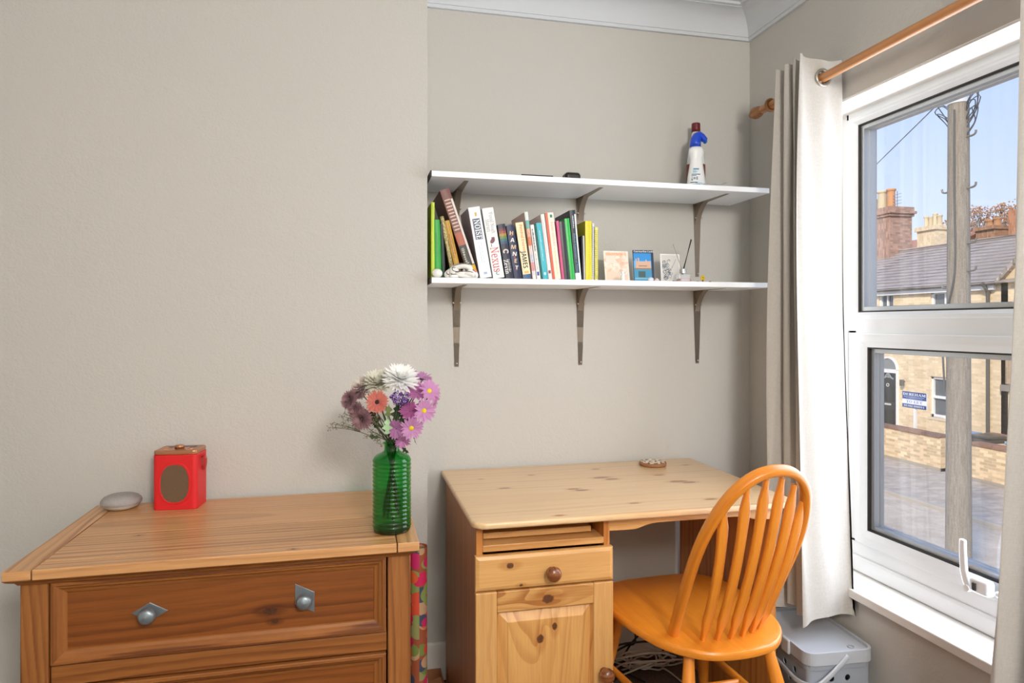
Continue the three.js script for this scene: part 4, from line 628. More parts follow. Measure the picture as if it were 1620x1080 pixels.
// ------------------------------------------------------------------ upper shelf: bottles, film, small black things
const UY = SU + ST;
{
  const b = thing('cleaner_bottle', 'white cleaning bottle with a blue angled nozzle on the upper shelf', 'bottle', [1.232, UY, -2.262]); b.scale.set(1, .95, 1);
  const bodyPts = [[0, .036], [.018, .0375], [.06, .033], [.10, .0265], [.122, .0235], [.135, .0245], [.150, .0295], [.162, .0285], [.172, .023], [.178, .0165]];
  const prof = bodyPts.map(([y, r]) => [r, y]); const wht = P(0xeff0ee, .35, { clearcoat: .3 });
  const body = part('body', lathe([[0, 0], ...prof, [0, .178]], 36).scale(1, 1, .72), wht, b);
  const lab = canvasTex(256, 256, (c, w, h) => { c.fillStyle = '#eceeed'; c.fillRect(0, 0, w, h); const r = rng(3); c.fillStyle = '#1f6fa8'; c.fillRect(66, 20, 110, 14); c.fillStyle = '#4aa3c9'; for (let k = 0; k < 4; k++) c.fillRect(60, 40 + k * 11, 60 + r() * 70, 6); c.fillStyle = '#184b7a'; c.fillRect(36, 92, 160, 10); c.fillRect(36, 110, 90, 8); c.fillStyle = '#8d99a3'; c.fillRect(40, 128, 30, 50); c.fillRect(80, 132, 34, 30); c.fillRect(124, 126, 26, 44); c.fillStyle = '#eceeed'; c.fillRect(46, 136, 18, 14); c.fillStyle = '#1d3f66'; c.fillRect(24, 196, 120, 10); c.fillStyle = '#62b4d4'; c.fillRect(110, 206, 110, 8); c.fillStyle = '#3c88b0'; c.fillRect(40, 222, 150, 8); });
  const lg = new THREE.CylinderGeometry(.0290, .0388, .078, 24, 1, true, -1.2, 1.7).scale(1.0, 1, .72).translate(0, .055, .0006); part('label', lg, M(0xffffff, .45, { map: lab }), body, 'printed blue label');
  const blue = P(0x1546c8, .3, { clearcoat: .4 });
  const nz = part('nozzle', sweep([V(-.004, .176, 0), V(-.004, .19, 0), V(-.002, .205, 0), V(.003, .218, 0), V(.012, .224, 0), V(.022, .219, 0), V(.031, .209, 0), V(.035, .203, 0)], V(0, 0, 1), t => { const r = lerp(.021, .0125, sm(.15, .8, t)); return oval(r, r * .95, 18); }), blue, b);
  part('tip', new THREE.SphereGeometry(.010, 14, 10).scale(.7, 1, 1).translate(.0365, .201, 0), P(0x1d63b8, .3), nz);
  const k = thing('cleaner_bottle', 'white bottle with a dark red cap hidden behind the blue nozzle bottle', 'bottle', [1.272, UY, -2.338]);
  part('body', lathe([[0, 0], [.034, .001], [.036, .006], [.036, .10], [.033, .13], [.028, .16], [.022, .19], [.016, .215], [.014, .225], [0, .225]], 32).scale(1, 1.093, .8), P(0xe9eaea, .4), k);
  part('label', new THREE.CylinderGeometry(.0365, .0366, .07, 28, 1, true).scale(1, 1, .81).translate(0, .085, 0), M(0x7a3a2c, .5), k, 'red brown label');
  part('cap', lathe([[0, 0], [.0165, 0], [.0165, .012], [.0158, .014], [.0165, .016], [.0162, .031], [.015, .033], [0, .0335]], 28).translate(0, .2462, 0), P(0x6a1f26, .35), k, 'dark red screw cap');
}
{ // crumpled clear film at the foot of the bottles
  const g = new THREE.PlaneGeometry(.13, .05, 22, 9).rotateX(-Math.PI / 2), p = g.attributes.position; for (let i = 0; i < p.count; i++) { const x = p.getX(i), z = p.getZ(i); p.setY(i, .006 + .02 * noise(x * 60 + 9, z * 60 + 4) * (1 - Math.abs(x) / .075) + .012 * sm(.02, .06, x)); } g.computeVertexNormals();
  solo('plastic_film', 'crumpled clear plastic film at the foot of the bottles', 'film', g, P(0xeef1f4, .18, { transmission: .75, thickness: 0, side: THREE.DoubleSide }), [1.245, UY, -2.195]);
  const s = thing('glasses_case', 'small black case lying on the upper shelf', 'case', [.726, UY, -2.2]);
  part('shell', new RoundedBoxGeometry(.056, .03, .05, 3, .012).translate(0, .0152, 0), M(0x1b1716, .35), s); part('lid_rim', new THREE.TorusGeometry(.02, .0016, 6, 24).scale(1.25, 1, 1).rotateX(Math.PI / 2).translate(0, .0165, 0), M(0x2e2724, .4), s);
  const t = thing('pen', 'thin black pen lying flat on the upper shelf', 'pen', [.60, UY, -2.185]); part('barrel', new THREE.CylinderGeometry(.0045, .0045, .11, 12).rotateZ(Math.PI / 2).translate(0, .0105, 0), M(0x2a2725, .5), t); part('rest', board(-.03, .03, 0, .006, -.006, .006, 'x', .002), M(0x3b3632, .6), t);
}
// ------------------------------------------------------------------ floor: bin, cables, wrapping paper, box
{
  const b = thing('lidded_bin', 'grey plastic lidded caddy bin with round holes beside the chair', 'bin', [1.412, 0, -1.862], -.07);
  const grey = M(0xa9adb4, .45), w = .205, d = .295, h = .262;
  const side = (W, seed) => { const s = new THREE.Shape(); s.moveTo(-W / 2, 0); s.lineTo(W / 2, 0); s.lineTo(W / 2, h); s.lineTo(-W / 2, h); s.closePath(); const r = []; for (let j = 0; j < 6; j++) for (let i = -3; i <= 3; i++) { const x = i * .052 + (j % 2) * .026, y = .035 + j * .037; if (Math.abs(x) > W / 2 - .016 || y > h - .025) continue; const q = new THREE.Path(); q.absellipse(x, y, .0085, .0095, 0, Math.PI * 2, true); s.holes.push(q); } return new THREE.ExtrudeGeometry(s, { depth: .003, bevelEnabled: false, curveSegments: 8 }); };
  const body = part('body', merge([side(d - .03).rotateY(-Math.PI / 2).translate(-w / 2 + .003, 0, 0), side(d - .03).rotateY(Math.PI / 2).translate(w / 2 - .003, 0, 0), side(w - .03).translate(0, 0, d / 2 - .003), side(w - .03).rotateY(Math.PI).translate(0, 0, -d / 2 + .003),
    ...[[1, 1], [1, -1], [-1, -1], [-1, 1]].map(([sx, sz], k) => new THREE.CylinderGeometry(.0151, .0151, h, 8, 1, true, [0, Math.PI / 2, Math.PI, -Math.PI / 2][k], Math.PI / 2).translate(sx * (w / 2 - .015), h / 2, sz * (d / 2 - .015))), box(-w / 2 + .004, w / 2 - .004, 0, .004, -d / 2 + .004, d / 2 - .004)]), M(0x9aa1aa, .45), b);
  const rr = (W, D, rad) => { const s = new THREE.Shape(), x = W / 2, z = D / 2; s.moveTo(-x + rad, -z); s.lineTo(x - rad, -z); s.quadraticCurveTo(x, -z, x, -z + rad); s.lineTo(x, z - rad); s.quadraticCurveTo(x, z, x - rad, z); s.lineTo(-x + rad, z); s.quadraticCurveTo(-x, z, -x, z - rad); s.lineTo(-x, -z + rad); s.quadraticCurveTo(-x, -z, -x + rad, -z); return s; };
  const ring = (W, D, rad, t, y, hh) => { const s = rr(W, D, rad); s.holes.push(rr(W - 2 * t, D - 2 * t, rad - t * .7)); return new THREE.ExtrudeGeometry(s, { depth: hh, bevelEnabled: true, bevelSize: .001, bevelThickness: .001, bevelSegments: 2, curveSegments: 8 }).rotateX(-Math.PI / 2).translate(0, y, 0); };
  part('collar', ring(w + .006, d + .006, .03, .004, h - .012, .012), M(0x9aa1aa, .45), b);
  const lid = part('lid', merge([ring(w + .016, d + .016, .034, .006, h + .004, .036), new THREE.ExtrudeGeometry(rr(w + .008, d + .008, .03), { depth: .004, bevelEnabled: false, curveSegments: 8 }).rotateX(-Math.PI / 2).translate(0, h + .028, 0)]), M(0xb3b7bd, .42), b, 'recessed grey lid');
  part('latch', board(-w / 2 - .016, -w / 2 - .007, h - .002, h + .042, .03, .07, 'y', .006), M(0xc3c6ca, .42), lid);
  part('boss', new THREE.TorusGeometry(.009, .0016, 6, 20).rotateX(Math.PI / 2).translate(w / 2 - .045, h + .0335, d / 2 - .03), M(0x9da2a8, .4), lid);
  const hy = h - .03, hp = [V(.02, h + .028, d / 2 + .011), V(-.005, h + .005, d / 2 + .012), V(-.055, h - .035, d / 2 + .014), V(-.085, h - .052, d / 2 + .012), V(-w / 2 - .010, h - .056, d / 2 - .02), V(-w / 2 - .012, h - .05, 0), V(-w / 2 - .010, h - .054, -d / 2 + .02), V(-.085, h - .05, -d / 2 - .012), V(-.05, h - .03, -d / 2 - .012), V(.02, h + .028, -d / 2 - .011)];
  part('carry_handle', sweep(new THREE.CatmullRomCurve3(hp).getPoints(60), V(0, 1, 0), () => oval(.008, .004, 10, 3)), M(0xb6babf, .42), b);
}
{ // loose cables under the desk
  const r = rng(21); const coil = (cx, cz, n, R, y, jit, tilt) => { const pts = []; for (let k = 0; k <= n * 10; k++) { const a = k / 10 * 6.283; const q = R * (.75 + .35 * Math.sin(k * .37)); pts.push(V(cx + Math.cos(a) * q * 1.15, Math.max(.006, y + .03 * Math.sin(k * .61) + tilt * Math.sin(a) + jit * r()), cz + Math.sin(a) * q * .55)); } return pts; };
  solo('cable', 'coiled white cable lying in a heap under the desk', 'cable', tube([[.80, .006, -2.2], [.86, .006, -2.23], ...coil(1.02, -2.255, 5, .10, .05, .02, .02)], .0032, 360, 6), M(0xcfc7bd, .55));
  solo('cable', 'second white cable looping around the coiled heap under the desk', 'cable', tube([...coil(1.04, -2.25, 3, .115, .03, .02, .015), [1.14, .006, -2.1], [1.18, .006, -2.0]], .003, 240, 6), M(0xc8b9ab, .55));
  solo('cable', 'black cable trailing from the wall down to the floor under the desk', 'cable', tube([[1.0, .30, -2.33], [1.0, .2, -2.32], [1.005, .1, -2.3], [.96, .1, -2.28], [.9, .08, -2.26], [.91, .02, -2.24], [.86, .006, -2.2], [.82, .006, -2.1]], .0035, 120, 6), M(0x171717, .5));
  solo('cable', 'black cable looped over the white coil under the desk', 'cable', tube(coil(1.02, -2.26, 2, .12, .075, .02, .04), .0035, 200, 6), M(0x1b1b1b, .5));
  solo('cable', 'black cable running along the skirting under the desk', 'cable', tube([[.74, .12, -2.36], [.80, .08, -2.34], [.86, .05, -2.30], [.94, .012, -2.28], [1.0, .006, -2.2]], .003, 60, 6), M(0x1b1b1b, .5));
}
{
  const w = thing('wrapping_paper_roll', 'polka-dot wrapping paper roll standing between the chest and the alcove', 'paper roll', [.186, 0, -2.02]);
  const dots = canvasTex(256, 1024, (c, W, H2) => { c.fillStyle = '#a3573a'; c.fillRect(0, 0, W, H2); const r = rng(5); const cols = ['#e0543a', '#d8265f', '#8fa05a', '#46506a', '#c9a27e', '#9a9a62', '#e2683a', '#cf2f6a', '#7d8f4a']; for (let k = 0; k < 190; k++) { c.fillStyle = cols[k % cols.length]; c.beginPath(); c.arc(r() * W, r() * H2, 18 + r() * 24, 0, 7); c.fill(); } });
  part('roll', new THREE.CylinderGeometry(.026, .026, .606, 32, 1, true).translate(0, .303, 0), M(0xffffff, .55, { map: dots, side: THREE.DoubleSide }), w); part('core', new THREE.CylinderGeometry(.018, .018, .60, 24, 1, true).translate(0, .3, 0), M(0x9b8668, .9, { side: THREE.DoubleSide }), w);
}
{
  const b = thing('cardboard_box', 'low open brown cardboard box on the floor of the alcove', 'box', [.262, 0, -2.285]); const cb = M(0xb0764e, .9);
  part('tray', merge([box(-.03, .035, .0, .004, -.09, .09), box(-.03, -.026, 0, .05, -.09, .09), box(.031, .035, 0, .05, -.09, .09), box(-.026, .031, 0, .05, -.09, -.086), box(-.026, .031, 0, .05, .086, .09)]), cb, b);
  part('flap', new THREE.BoxGeometry(.05, .003, .09).rotateZ(.25).translate(.0, .062, .05), cb, b);
}
// ------------------------------------------------------------------ the street outside
const GY = -2.7;
const brickTex = (seed, base, vary, mortar) => dataTex(512, 512, (i, j) => { const bw = 64, bh = 512 / 24, row = Math.floor(j / bh), x = (i + (row % 2) * 32) % 512, col = Math.floor(x / bw), fx = x - col * bw, fy = j - row * bh; const m = fx < 3 || fy < 3; const r = h2(col + seed * 31, row), n = noise(i * .4, j * .4) * 14; return m ? mortar.map(v => v + n - 7) : base.map((v, k) => v + (r - .5) * vary[k] + n - 7); });
const brickMat = (t) => { t.repeat.set(1 / 1.8, 1 / 1.8); return M(0xffffff, .92, { map: t }); };
const buff = brickMat(brickTex(1, [230, 206, 166], [26, 25, 24], [222, 206, 178])), redBrick = brickMat(brickTex(3, [178, 140, 120], [44, 34, 28], [165, 150, 134])), gardenBrick = brickMat(brickTex(4, [220, 190, 146], [56, 50, 44], [212, 198, 174]));
const asphalt = dataTex(256, 256, (i, j) => { const n = fbm(i * .06, j * .06) * 40 + h2(i, j) * 16; return [172 + n, 156 + n, 134 + n]; }); asphalt.repeat.set(.25, .25);
const pave = dataTex(256, 256, (i, j) => { const n = fbm(i * .05, j * .09) * 52 + h2(i, j) * 14; return [150 + n, 138 + n, 122 + n]; }); pave.repeat.set(.3, .3);
const roadM = M(0xffffff, .95, { map: asphalt }), paveM = M(0xffffff, .95, { map: pave });
struct('road', box(4.6, 12.35, GY - .3, GY - .08, -60, 30), roadM, 'wet grey street outside the window');
struct('pavement', box(12.5, 45, GY - .3, GY, -60, 30), paveM, 'pavement and front yards across the street');
struct('pavement_near', box(1.9, 4.5, GY - .3, GY, -60, 30), paveM, 'pavement below the window');
for (const [x, n] of [[12.35, 'kerb'], [4.48, 'kerb_near']]) struct(n, board(x, x + .15, GY - .2, GY + .015, -60, 30, 'z', .02), M(0xb1a99b, .85), 'concrete kerb');
const white = M(0xf0efeb, .5), darkGlass = P(0x5d6468, .08, { clearcoat: .5 }), XF = 17.38;
function houseWindow(parent, z0, z1, y0, y1, x, mull) {
  const f = part('window', merge([box(x - .05, x + .05, y0, y0 + .08, z0, z1), box(x - .05, x + .05, y1 - .07, y1, z0, z1), box(x - .05, x + .05, y0, y1, z0, z0 + .075), box(x - .05, x + .05, y0, y1, z1 - .075, z1), ...(mull === 'v' ? [box(x - .04, x + .05, y0, y1, (z0 + z1) / 2 - .03, (z0 + z1) / 2 + .03)] : mull === 'h' ? [box(x - .06, x + .05, (y0 + y1) / 2 - .04, (y0 + y1) / 2 + .04, z0, z1)] : [])]), white, parent);
  if (mull === 'v') { part('pane', box(x + .01, x + .02, y0 + .07, y1 - .07, z0 + .07, (z0 + z1) / 2), darkGlass, f); part('pane', box(x + .01, x + .02, y0 + .07, y1 - .07, (z0 + z1) / 2, z1 - .07), darkGlass, f); } else { part('pane', box(x + .01, x + .02, y0 + .07, (y0 + y1) / 2, z0 + .07, z1 - .07), darkGlass, f); part('pane', box(x + .01, x + .02, (y0 + y1) / 2, y1 - .07, z0 + .07, z1 - .07), darkGlass, f); }
  part('sill', box(x - .12, x + .05, y0 - .09, y0, z0 - .08, z1 + .08), M(0xd9c9ac, .8), f); return f;
}
const tileTex = dataTex(256, 256, (i, j) => { const c = Math.floor(i / 16), r = h2(c, 3) * 26, e = i % 16 < 2 ? -34 : 0, n = noise(i * .5, j * .5) * 44 + (h2(i >> 1, j >> 1) > .93 ? 46 : 0); return [128 + r + e + n, 116 + r + e + n, 106 + r + e + n]; }); tileTex.repeat.set(1 / 3, 1 / 3);
const tileM = M(0xffffff, .9, { map: tileTex });
function roofCourses(parent, z0, z1, xe, ye, xr, yr, n) { // overlapping rows of tiles from eave to ridge
  const L = Math.hypot(xr - xe, yr - ye), a = Math.atan2(yr - ye, xr - xe), c = L / n;
  for (let k = 0; k < n; k++) { const s = (k + .5) * c, g = new THREE.BoxGeometry(c * 1.25, .035, z1 - z0); uvBox(g, 'z', [0, k * .4]); g.rotateZ(a - .09).translate(xe + Math.cos(a) * s, ye + Math.sin(a) * s, (z0 + z1) / 2); part('tile_course', g, tileM, parent); }
}
function pots(parent, list, y, x, colors) { list.forEach(([z, h, r], k) => part('chimney_pot', lathe([[r * 1.15, 0], [r * 1.2, .05], [r, .07], [r * .92, h - .08], [r * 1.15, h - .07], [r * 1.18, h], [r * .8, h], [r * .75, h - .1]], 16).translate(x, y, z), M(colors[k % colors.length], .85), parent)); }
{
  const h = thing('terraced_house', 'buff brick terraced house across the street with a black arched door', 'house');
  const front = part('front_wall', (() => { const s = new THREE.Shape(); const hole = (a, b, y0, y1) => { const q = new THREE.Path(); q.moveTo(-a, y0); q.lineTo(-a, y1); q.lineTo(-b, y1); q.lineTo(-b, y0); q.closePath(); s.holes.push(q); }; s.moveTo(14.9, GY); s.lineTo(30, GY); s.lineTo(30, 2.45); s.lineTo(14.9, 2.45); s.closePath(); hole(-19.38, -18.72, 1.1, 2.3); hole(-17.27, -16.3, 1.1, 2.28); hole(-17.27, -16.35, -1.58, -.34); return uvBox(new THREE.ExtrudeGeometry(s, { depth: .25, bevelEnabled: false }).rotateY(Math.PI / 2).translate(XF, 0, 0), 'z'); })(), buff, h);
  part('inner_wall', box(XF + .9, XF + 1.0, GY, 2.4, -30, -14.9), M(0xd2cbbf, .9), h);
  part('fascia', box(XF - .12, XF - .06, 2.24, 2.42, -30, -15.05), white, h); part('gutter', box(XF - .22, XF - .12, 2.36, 2.46, -30, -14.95), M(0x4a4640, .5), h);
  houseWindow(h, -19.38, -18.72, 1.1, 2.3, XF + .1, 'v'); houseWindow(h, -17.27, -16.3, 1.1, 2.28, XF + .1, 'v'); houseWindow(h, -17.27, -16.35, -1.58, -.34, XF + .1, 'h');
  part('curtain', box(XF + .16, XF + .18, -1.5, -.4, -17.2, -16.42), M(0xdedfe0, .9), h, 'net curtain in the ground floor window');
  const lintel = (z0, z1, y) => part('lintel', box(XF - .015, XF + .05, y, y + .22, z0 - .12, z1 + .12), buff, h); lintel(-17.27, -16.35, -.33);
  // arched door with fanlight
  const dz = -18.93, w = .36, dr = part('door', box(XF - .03, XF + .03, -2.35, -.30, dz - w, dz + w), P(0x3c403f, .35), h, 'black front door');
  const arch = (r0, r1, y0, depth, x) => { const s = new THREE.Shape(); s.absarc(0, y0, r1, 0, Math.PI, false); s.lineTo(-r0, y0); s.absarc(0, y0, r0, Math.PI, 0, true); s.closePath(); return new THREE.ExtrudeGeometry(s, { depth, bevelEnabled: false, curveSegments: 16 }).rotateY(-Math.PI / 2).translate(x, 0, dz); };
  part('door_frame', merge([box(XF - .06, XF + .03, -2.35, -.24, dz - w - .06, dz - w), box(XF - .06, XF + .03, -2.35, -.24, dz + w, dz + w + .06), box(XF - .06, XF + .03, -.34, -.22, dz - w, dz + w), arch(w - .0, w + .06, -.22, .09, XF + .03)]), white, dr);
  part('fanlight', (() => { const s = new THREE.Shape(); s.absarc(0, -.22, w, 0, Math.PI, false); s.closePath(); return new THREE.ExtrudeGeometry(s, { depth: .02, bevelEnabled: false, curveSegments: 16 }).rotateY(-Math.PI / 2).translate(XF - .01, 0, dz); })(), M(0x8f9392, .2), dr);
  for (const [y0, y1, z0, z1] of [[-1.3, -.85, -.26, -.03], [-1.3, -.85, .03, .26], [-2.2, -1.55, -.26, -.03], [-2.2, -1.55, .03, .26]]) part('door_panel', loops(z1 - z0, y1 - y0, [[0, 0], [.02, .018], [.05, .018]], true).rotateY(-Math.PI / 2).translate(XF - .032, (y0 + y1) / 2, dz + (z0 + z1) / 2), P(0x343837, .35), dr);
  part('letterbox', box(XF - .05, XF - .03, -1.42, -1.36, dz - .13, dz + .13), M(0xd9d6cc, .3), dr); part('knocker', new THREE.TorusGeometry(.05, .014, 8, 20).rotateY(Math.PI / 2).translate(XF - .045, -.75, dz), M(0xd9d6cc, .3), dr);
  for (let k = 0; k < 5; k++) { const a = Math.PI * (k + .5) / 5; part('door_light', new THREE.CylinderGeometry(.035, .02, .2, 6).rotateX(Math.PI / 2 - 0).rotateX(0).scale(.3, 1, 1).rotateX(a).translate(XF - .035, -.55 + .14 * Math.sin(a), dz + .14 * Math.cos(a)), M(0x9ba3a3, .2), dr); }
  part('wall_lantern', merge([box(XF - .16, XF - .06, -.72, -.52, -18.32, -18.22), box(XF - .06, XF + .01, -.6, -.56, -18.29, -18.25)]), M(0x59544c, .6), h);
  part('downpipe', new THREE.CylinderGeometry(.05, .05, 5.1, 12).translate(XF - .07, -.15, -15.27), M(0x5a564f, .5), h); part('downpipe_hopper', new THREE.CylinderGeometry(.05, .05, .36, 10).rotateZ(.7).translate(XF - .15, 2.28, -15.27), M(0x5a564f, .5), h);
  const roof = new THREE.Group(); roof.name = 'roof'; h.add(roof); roofCourses(roof, -30, -14.0, XF - .2, 2.42, 20.35, 4.02, 13);
  part('ridge', new THREE.CylinderGeometry(.09, .09, 16, 10).rotateX(Math.PI / 2).translate(20.35, 4.0, -22), M(0x8b8078, .9), roof);
  roofCourses(roof, -30, -14.0, 23.3, 2.42, 20.35, 4.02, 4);
  const c = part('chimney', merge([box(19.9, 20.9, 3.2, 5.42, -23.5, -21.62), box(19.84, 20.96, 5.42, 5.52, -23.56, -21.56), box(19.78, 21.02, 5.52, 5.62, -23.62, -21.5), box(19.84, 20.96, 5.62, 5.78, -23.56, -21.56)]), redBrick, h);
  pots(c, [[-23.3, .78, .13], [-22.93, .52, .14], [-22.5, .78, .17], [-22.05, .78, .15]], 5.76, 20.35, [0xcfc3a8, 0xbfae92, 0xcdbf9c, 0xd29a6c]);
  const ae = []; for (let k = 0; k < 4; k++) ae.push(box(20.3, 20.32, 5.9 + k * .12, 5.915 + k * .12, -21.95, -21.5)); ae.push(box(20.3, 20.33, 5.76, 6.4, -21.72, -21.70)); part('aerial', merge(ae), M(0x9aa0a6, .4), c);
}
{
  const g = thing('gabled_house', 'pale brick house with a gable end beside the downpipe across the street', 'house'), x = 17.34;
  const s = new THREE.Shape(); s.moveTo(9.8, GY); s.lineTo(14.9, GY); s.lineTo(14.9, 2.42); s.lineTo(12.35, 4.95); s.lineTo(9.8, 2.42); s.closePath();
  part('gable_wall', uvBox(new THREE.ExtrudeGeometry(s, { depth: .3, bevelEnabled: false }).rotateY(Math.PI / 2).translate(x, 0, 0), 'z'), buff, g);
  part('side_wall', box(x, 24, GY, 2.42, -14.9, -14.7), buff, g);
  for (const sg of [1, -1]) part('roof_slope', uvBox(new THREE.BoxGeometry(6.5, .1, 3.75).rotateX(-sg * .782).translate(x + 3.1, 3.72, -12.35 - sg * 1.3), 'z'), tileM, g);
  part('blocked_window', box(x - .03, x + .02, -.35, 1.2, -14.75, -13.4), brickMat(brickTex(9, [176, 150, 118], [30, 28, 26], [190, 176, 154])), g, 'bricked-up window'); part('stone_sill', box(x - .1, x + .02, -.55, -.38, -14.85, -13.3), M(0x8f877b, .9), g);
}
{
  const h = thing('rear_house', 'house behind with a red tiled roof and a pale chimney stack', 'house');
  part('walls', box(26.2, 31, GY, 4.6, -33, -26.2), buff, h); part('roof_slope', uvBox(new THREE.BoxGeometry(3.4, .1, 7.4).rotateZ(.42).translate(27.4, 5.0, -29.8), 'z'), M(0xb07a62, .9), h); part('roof_slope', uvBox(new THREE.BoxGeometry(3.4, .1, 7.4).rotateZ(-.42).translate(30.4, 5.0, -29.8), 'z'), M(0xb07a62, .9), h);
  const c = part('chimney', merge([box(26.6, 27.5, 3.5, 5.75, -27.2, -26.15), box(26.5, 27.6, 5.75, 5.95, -27.28, -26.08)]), buff, h); pots(c, [[-27.05, .55, .11], [-26.8, .5, .1], [-26.55, .62, .1], [-26.3, .5, .11]], 5.95, 27, [0xd6c9a6, 0xcdbb98]);
}
{
  const a = thing('chimney_stack', 'brown brick chimney stack rising behind the long tiled roof', 'chimney'); part('stack', merge([box(24.6, 25.5, 2.6, 5.05, -22.23, -21.41), box(24.5, 25.6, 5.05, 5.19, -22.28, -21.36)]), brickMat(brickTex(7, [168, 122, 88], [40, 34, 30], [170, 150, 130])), a); pots(a, [[-21.95, .32, .14], [-21.63, .36, .14]], 5.17, 25, [0xb98a62]);
  part('base', box(24, 26.0, GY, 2.6, -22.6, -21.1), buff, a);
  const b = thing('chimney_stack', 'orange brick chimney stack at the far end of the tiled roof', 'chimney'); part('stack', box(24.5, 25.4, GY, 5.65, -20.76, -20.0), brickMat(brickTex(8, [196, 132, 92], [40, 34, 30], [180, 160, 136])), b); pots(b, [[-20.5, .43, .14], [-20.23, .43, .14]], 5.65, 25, [0xc78a60]);
}
// garden walls
function gardenWall(label, z0, z1, x, ret) { const g = thing('garden_wall', label, 'garden wall'); part('brickwork', uvBox(new THREE.BoxGeometry(.24, .9, z1 - z0).translate(x + .12, GY + .45, (z0 + z1) / 2), 'z'), gardenBrick, g); part('plinth', box(x - .03, x + .27, GY, GY + .09, z0, z1), M(0xa59b8a, .9), g); const n = Math.round((z1 - z0) / .6); for (let k = 0; k < n; k++) { const a = z0 + (z1 - z0) * k / n; part('coping', board(x - .04, x + .28, GY + .9, GY + .985 + h2(k, 7) * .01, a + .006, a + (z1 - z0) / n - .006, 'z', .015, 1), M([0x8b6a58, 0x96745f, 0x7f6455][k % 3], .9), g); } if (ret) part('return_wall', uvBox(new THREE.BoxGeometry(1.9, .9, .24).translate(x + 1.0, GY + .45, ret), 'x'), gardenBrick, g); }
gardenWall('brick garden wall in front of the black arched door', -24, -14.95, 15.38, null);
gardenWall('brick garden wall in front of the gabled house', -13.95, -8, 15.3, -13.8);
gardenWall('short brick wall between the two front yards', -15.0, -13.6, 16.9, null);
// bins
function wheelie(label, p, col, lidCol) { const b = thing('wheelie_bin', label, 'wheelie bin', p, 0, 'bins in the front yards'); const s = sweep([V(0, .1, 0), V(0, .5, 0), V(0, 1.0, 0)], V(1, 0, 0), t => oval(lerp(.22, .29, t), lerp(.2, .28, t), 16, 7)); part('body', crease(s, .8), M(col, .5), b); part('lid', board(-.32, .3, 1.0, 1.07, -.31, .31, 'x', .03), M(lidCol, .4), b); part('handle', new THREE.CylinderGeometry(.018, .018, .5, 10).rotateX(Math.PI / 2).translate(.31, .96, 0), M(0x2c2c2c, .5), b); for (const z of [-.22, .22]) part('wheel', new THREE.CylinderGeometry(.1, .1, .05, 18).rotateX(Math.PI / 2).translate(.22, .1, z), M(0x222222, .8), b); }
wheelie('blue wheelie bin standing in the gap between the garden walls', [16.1, GY, -14.9], 0x5b7ca6, 0x6d8fbd); wheelie('black wheelie bin beside the blue one in the gap', [16.15, GY, -14.25], 0x4a4a48, 0x45453f); wheelie('blue lidded wheelie bin behind the gabled house wall', [15.95, GY, -13.05], 0x6c96c4, 0x7fabdb);
{ // estate agent's board
  const s = thing('letting_sign', 'blue and white to let board on a post behind the garden wall', 'sign', [15.85, 0, -16.3]);
  const t = canvasTex(256, 220, (c, w, h) => { c.fillStyle = '#31477e'; c.fillRect(0, 0, w, h); c.fillStyle = '#e9ecf2'; c.font = 'bold 46px serif'; c.textAlign = 'center'; c.fillText('DEREHAM', w / 2, 52); c.fillStyle = '#9fb0d6'; c.fillRect(20, 66, 216, 8); c.fillRect(40, 84, 176, 6); c.fillStyle = '#e9ecf2'; c.fillRect(0, 104, w, 64); c.fillStyle = '#7c8db8'; c.font = 'bold 48px serif'; c.fillText('TO LET', w / 2, 152); c.fillStyle = '#e9ecf2'; c.font = 'bold 34px serif'; c.fillText('01362 696911', w / 2, 206); });
  part('board', box(-.015, .015, -1.17, -.7, -.43, .43), M(0xdfe3ea, .6), s); part('print', new THREE.PlaneGeometry(.86, .47).rotateY(-Math.PI / 2).translate(-.018, -.935, 0), M(0xffffff, .5, { map: t }), s); part('post', box(.0, .05, GY, -.72, -.04, .04), M(0xf0efe9, .7), s);
}
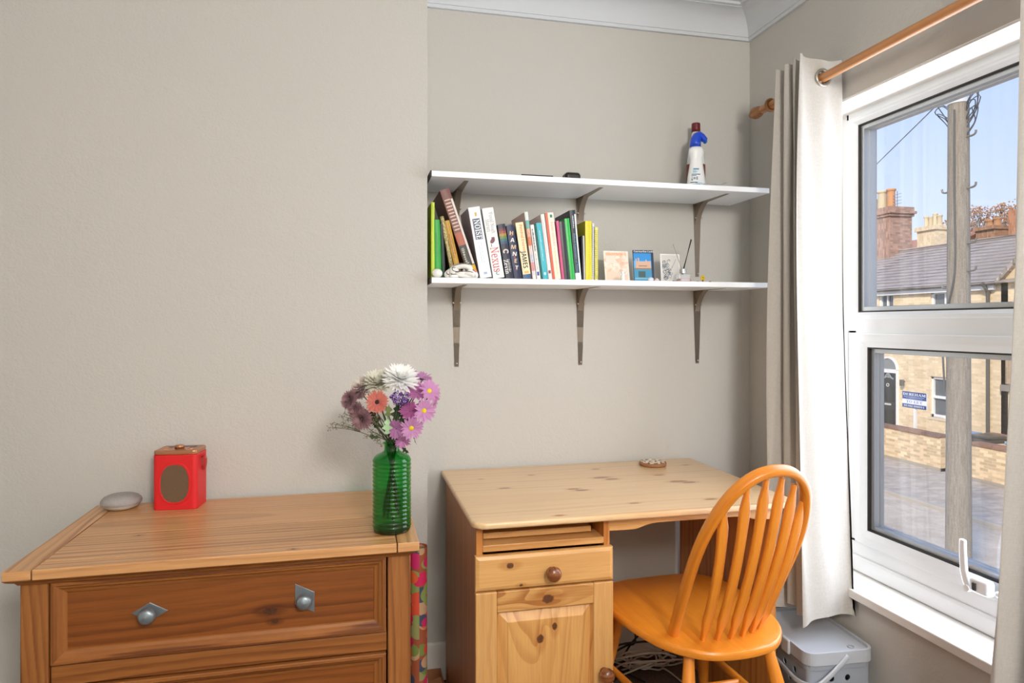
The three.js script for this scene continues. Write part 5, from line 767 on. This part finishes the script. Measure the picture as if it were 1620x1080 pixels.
{ // telegraph pole
  const p = thing('telegraph_pole', 'weathered wooden telegraph pole with climbing steps outside the window', 'pole', [7.55, 0, -7.07]);
  const t = dataTex(128, 512, (i, j) => { const n = noise(i * .35, j * .05) * 26 + noise(i * 1.6, j * .5) * 24 + h2(i, j) * 22; return [112 + n, 102 + n, 86 + n]; });
  t.repeat.set(2, 2);
  part('shaft', new THREE.CylinderGeometry(.118, .152, 6.8, 24).translate(0, .7, 0), M(0xffffff, .9, { map: t, bumpMap: t, bumpScale: .01 }), p);
  part('cap', new THREE.CylinderGeometry(.10, .125, .07, 20).translate(0, 4.13, 0), M(0xcfd0cc, .6), p);
  const step = (y, s) => part('step', tube([[0, y, s * .1], [0, y - .005, s * .2], [0, y + .01, s * .24], [0, y + .05, s * .25]], .013, 10, 6), M(0x8f8a80, .5, { metalness: .4 }), p);
  [[3.0, 1], [3.0, -1], [3.65, 1], [2.3, 1], [1.95, 1], [1.75, -1]].forEach(([y, s]) => step(y, s));
  const r = rng(3), w = []; for (let k = 0; k < 9; k++) { const y = 3.85 + r() * .25, s = k % 3 ? 1 : -1, a = r() * 2; w.push(tube([[0, y, s * .11], [-.05, y + .1, s * (.16 + r() * .1)], [-.02, y + .05 + r() * .1, s * (.22 + r() * .16)], [.02, y - .06, s * (.18 + r() * .08)], [0, y - .2, s * .12]], .007, 18, 5)); } part('wire_loops', mergeGeometries(w), M(0x55585c, .6), p);
  part('down_cable', tube([[-.13, 4.0, .06], [-.135, 3, .065], [-.14, 1.9, .07], [-.15, 1.5, -.02], [-.12, 1.2, -.12], [-.155, .4, -.06]], .012, 40, 6), M(0x5c5b58, .7), p);
  solo('overhead_wire', 'overhead wire sloping down from the pole towards the rooftops', 'wire', tube([[7.5, 4.2, -7.3], [11, 4.35, -13], [16, 4.2, -21], [21, 4.3, -29]], .008, 40, 5), M(0x6c7076, .6));
  solo('overhead_wire', 'overhead wire crossing the upper corner of the pane', 'wire', tube([[7.5, 4.3, -7.3], [6.5, 3.9, -9.5], [5.0, 3.6, -12.5]], .008, 30, 5), M(0x6c7076, .6));
}
{ // bare tree
  const t = thing('bare_tree', 'bare winter tree with a few rusty leaves behind the roofs', 'tree', [35, .45, -31.3]); t.scale.setScalar(1.1); const r = rng(44), br = [], lv = [];
  const grow = (a, d, len, rad, depth) => { const b = a.clone().addScaledVector(d, len), m = a.clone().lerp(b, .5).add(V((r() - .5) * len * .1, 0, (r() - .5) * len * .1)); br.push(tube([a, m, b], rad, 4, 5)); if (depth === 0) { for (let k = 0; k < 3; k++) lv.push(new THREE.IcosahedronGeometry(.022 + r() * .03, 0).translate(b.x + (r() - .5) * .4, b.y + (r() - .5) * .4, b.z + (r() - .5) * .4)); return; } const n = depth > 3 ? 3 : 2 + (r() < .5); for (let k = 0; k < n; k++) grow(b, d.clone().add(V((r() - .5) * 1.1, (r() - .2) * .5, (r() - .5) * 1.3)).normalize(), len * (.62 + r() * .22), rad * .62, depth - 1); };
  part('trunk', new THREE.CylinderGeometry(.16, .25, 6, 10).translate(0, .3, 0), M(0x8a7c6a, .9), t); for (const z of [-.9, -.4, .2, .8]) grow(V(0, 3.0, z * .2), V((r() - .5) * .3, 1, z).normalize(), 1.25, .07, 5);
  part('branches', mergeGeometries(br), M(0x97897a, .9), t); const l = part('leaves', merge(lv), M(0xb98a62, .9), t); l.userData.kind = 'stuff';
}



renderer.shadowMap.enabled = true;
scene.traverse(o => { if (o.isMesh) { o.castShadow = true; o.receiveShadow = true; } });
renderer.render(scene, camera);
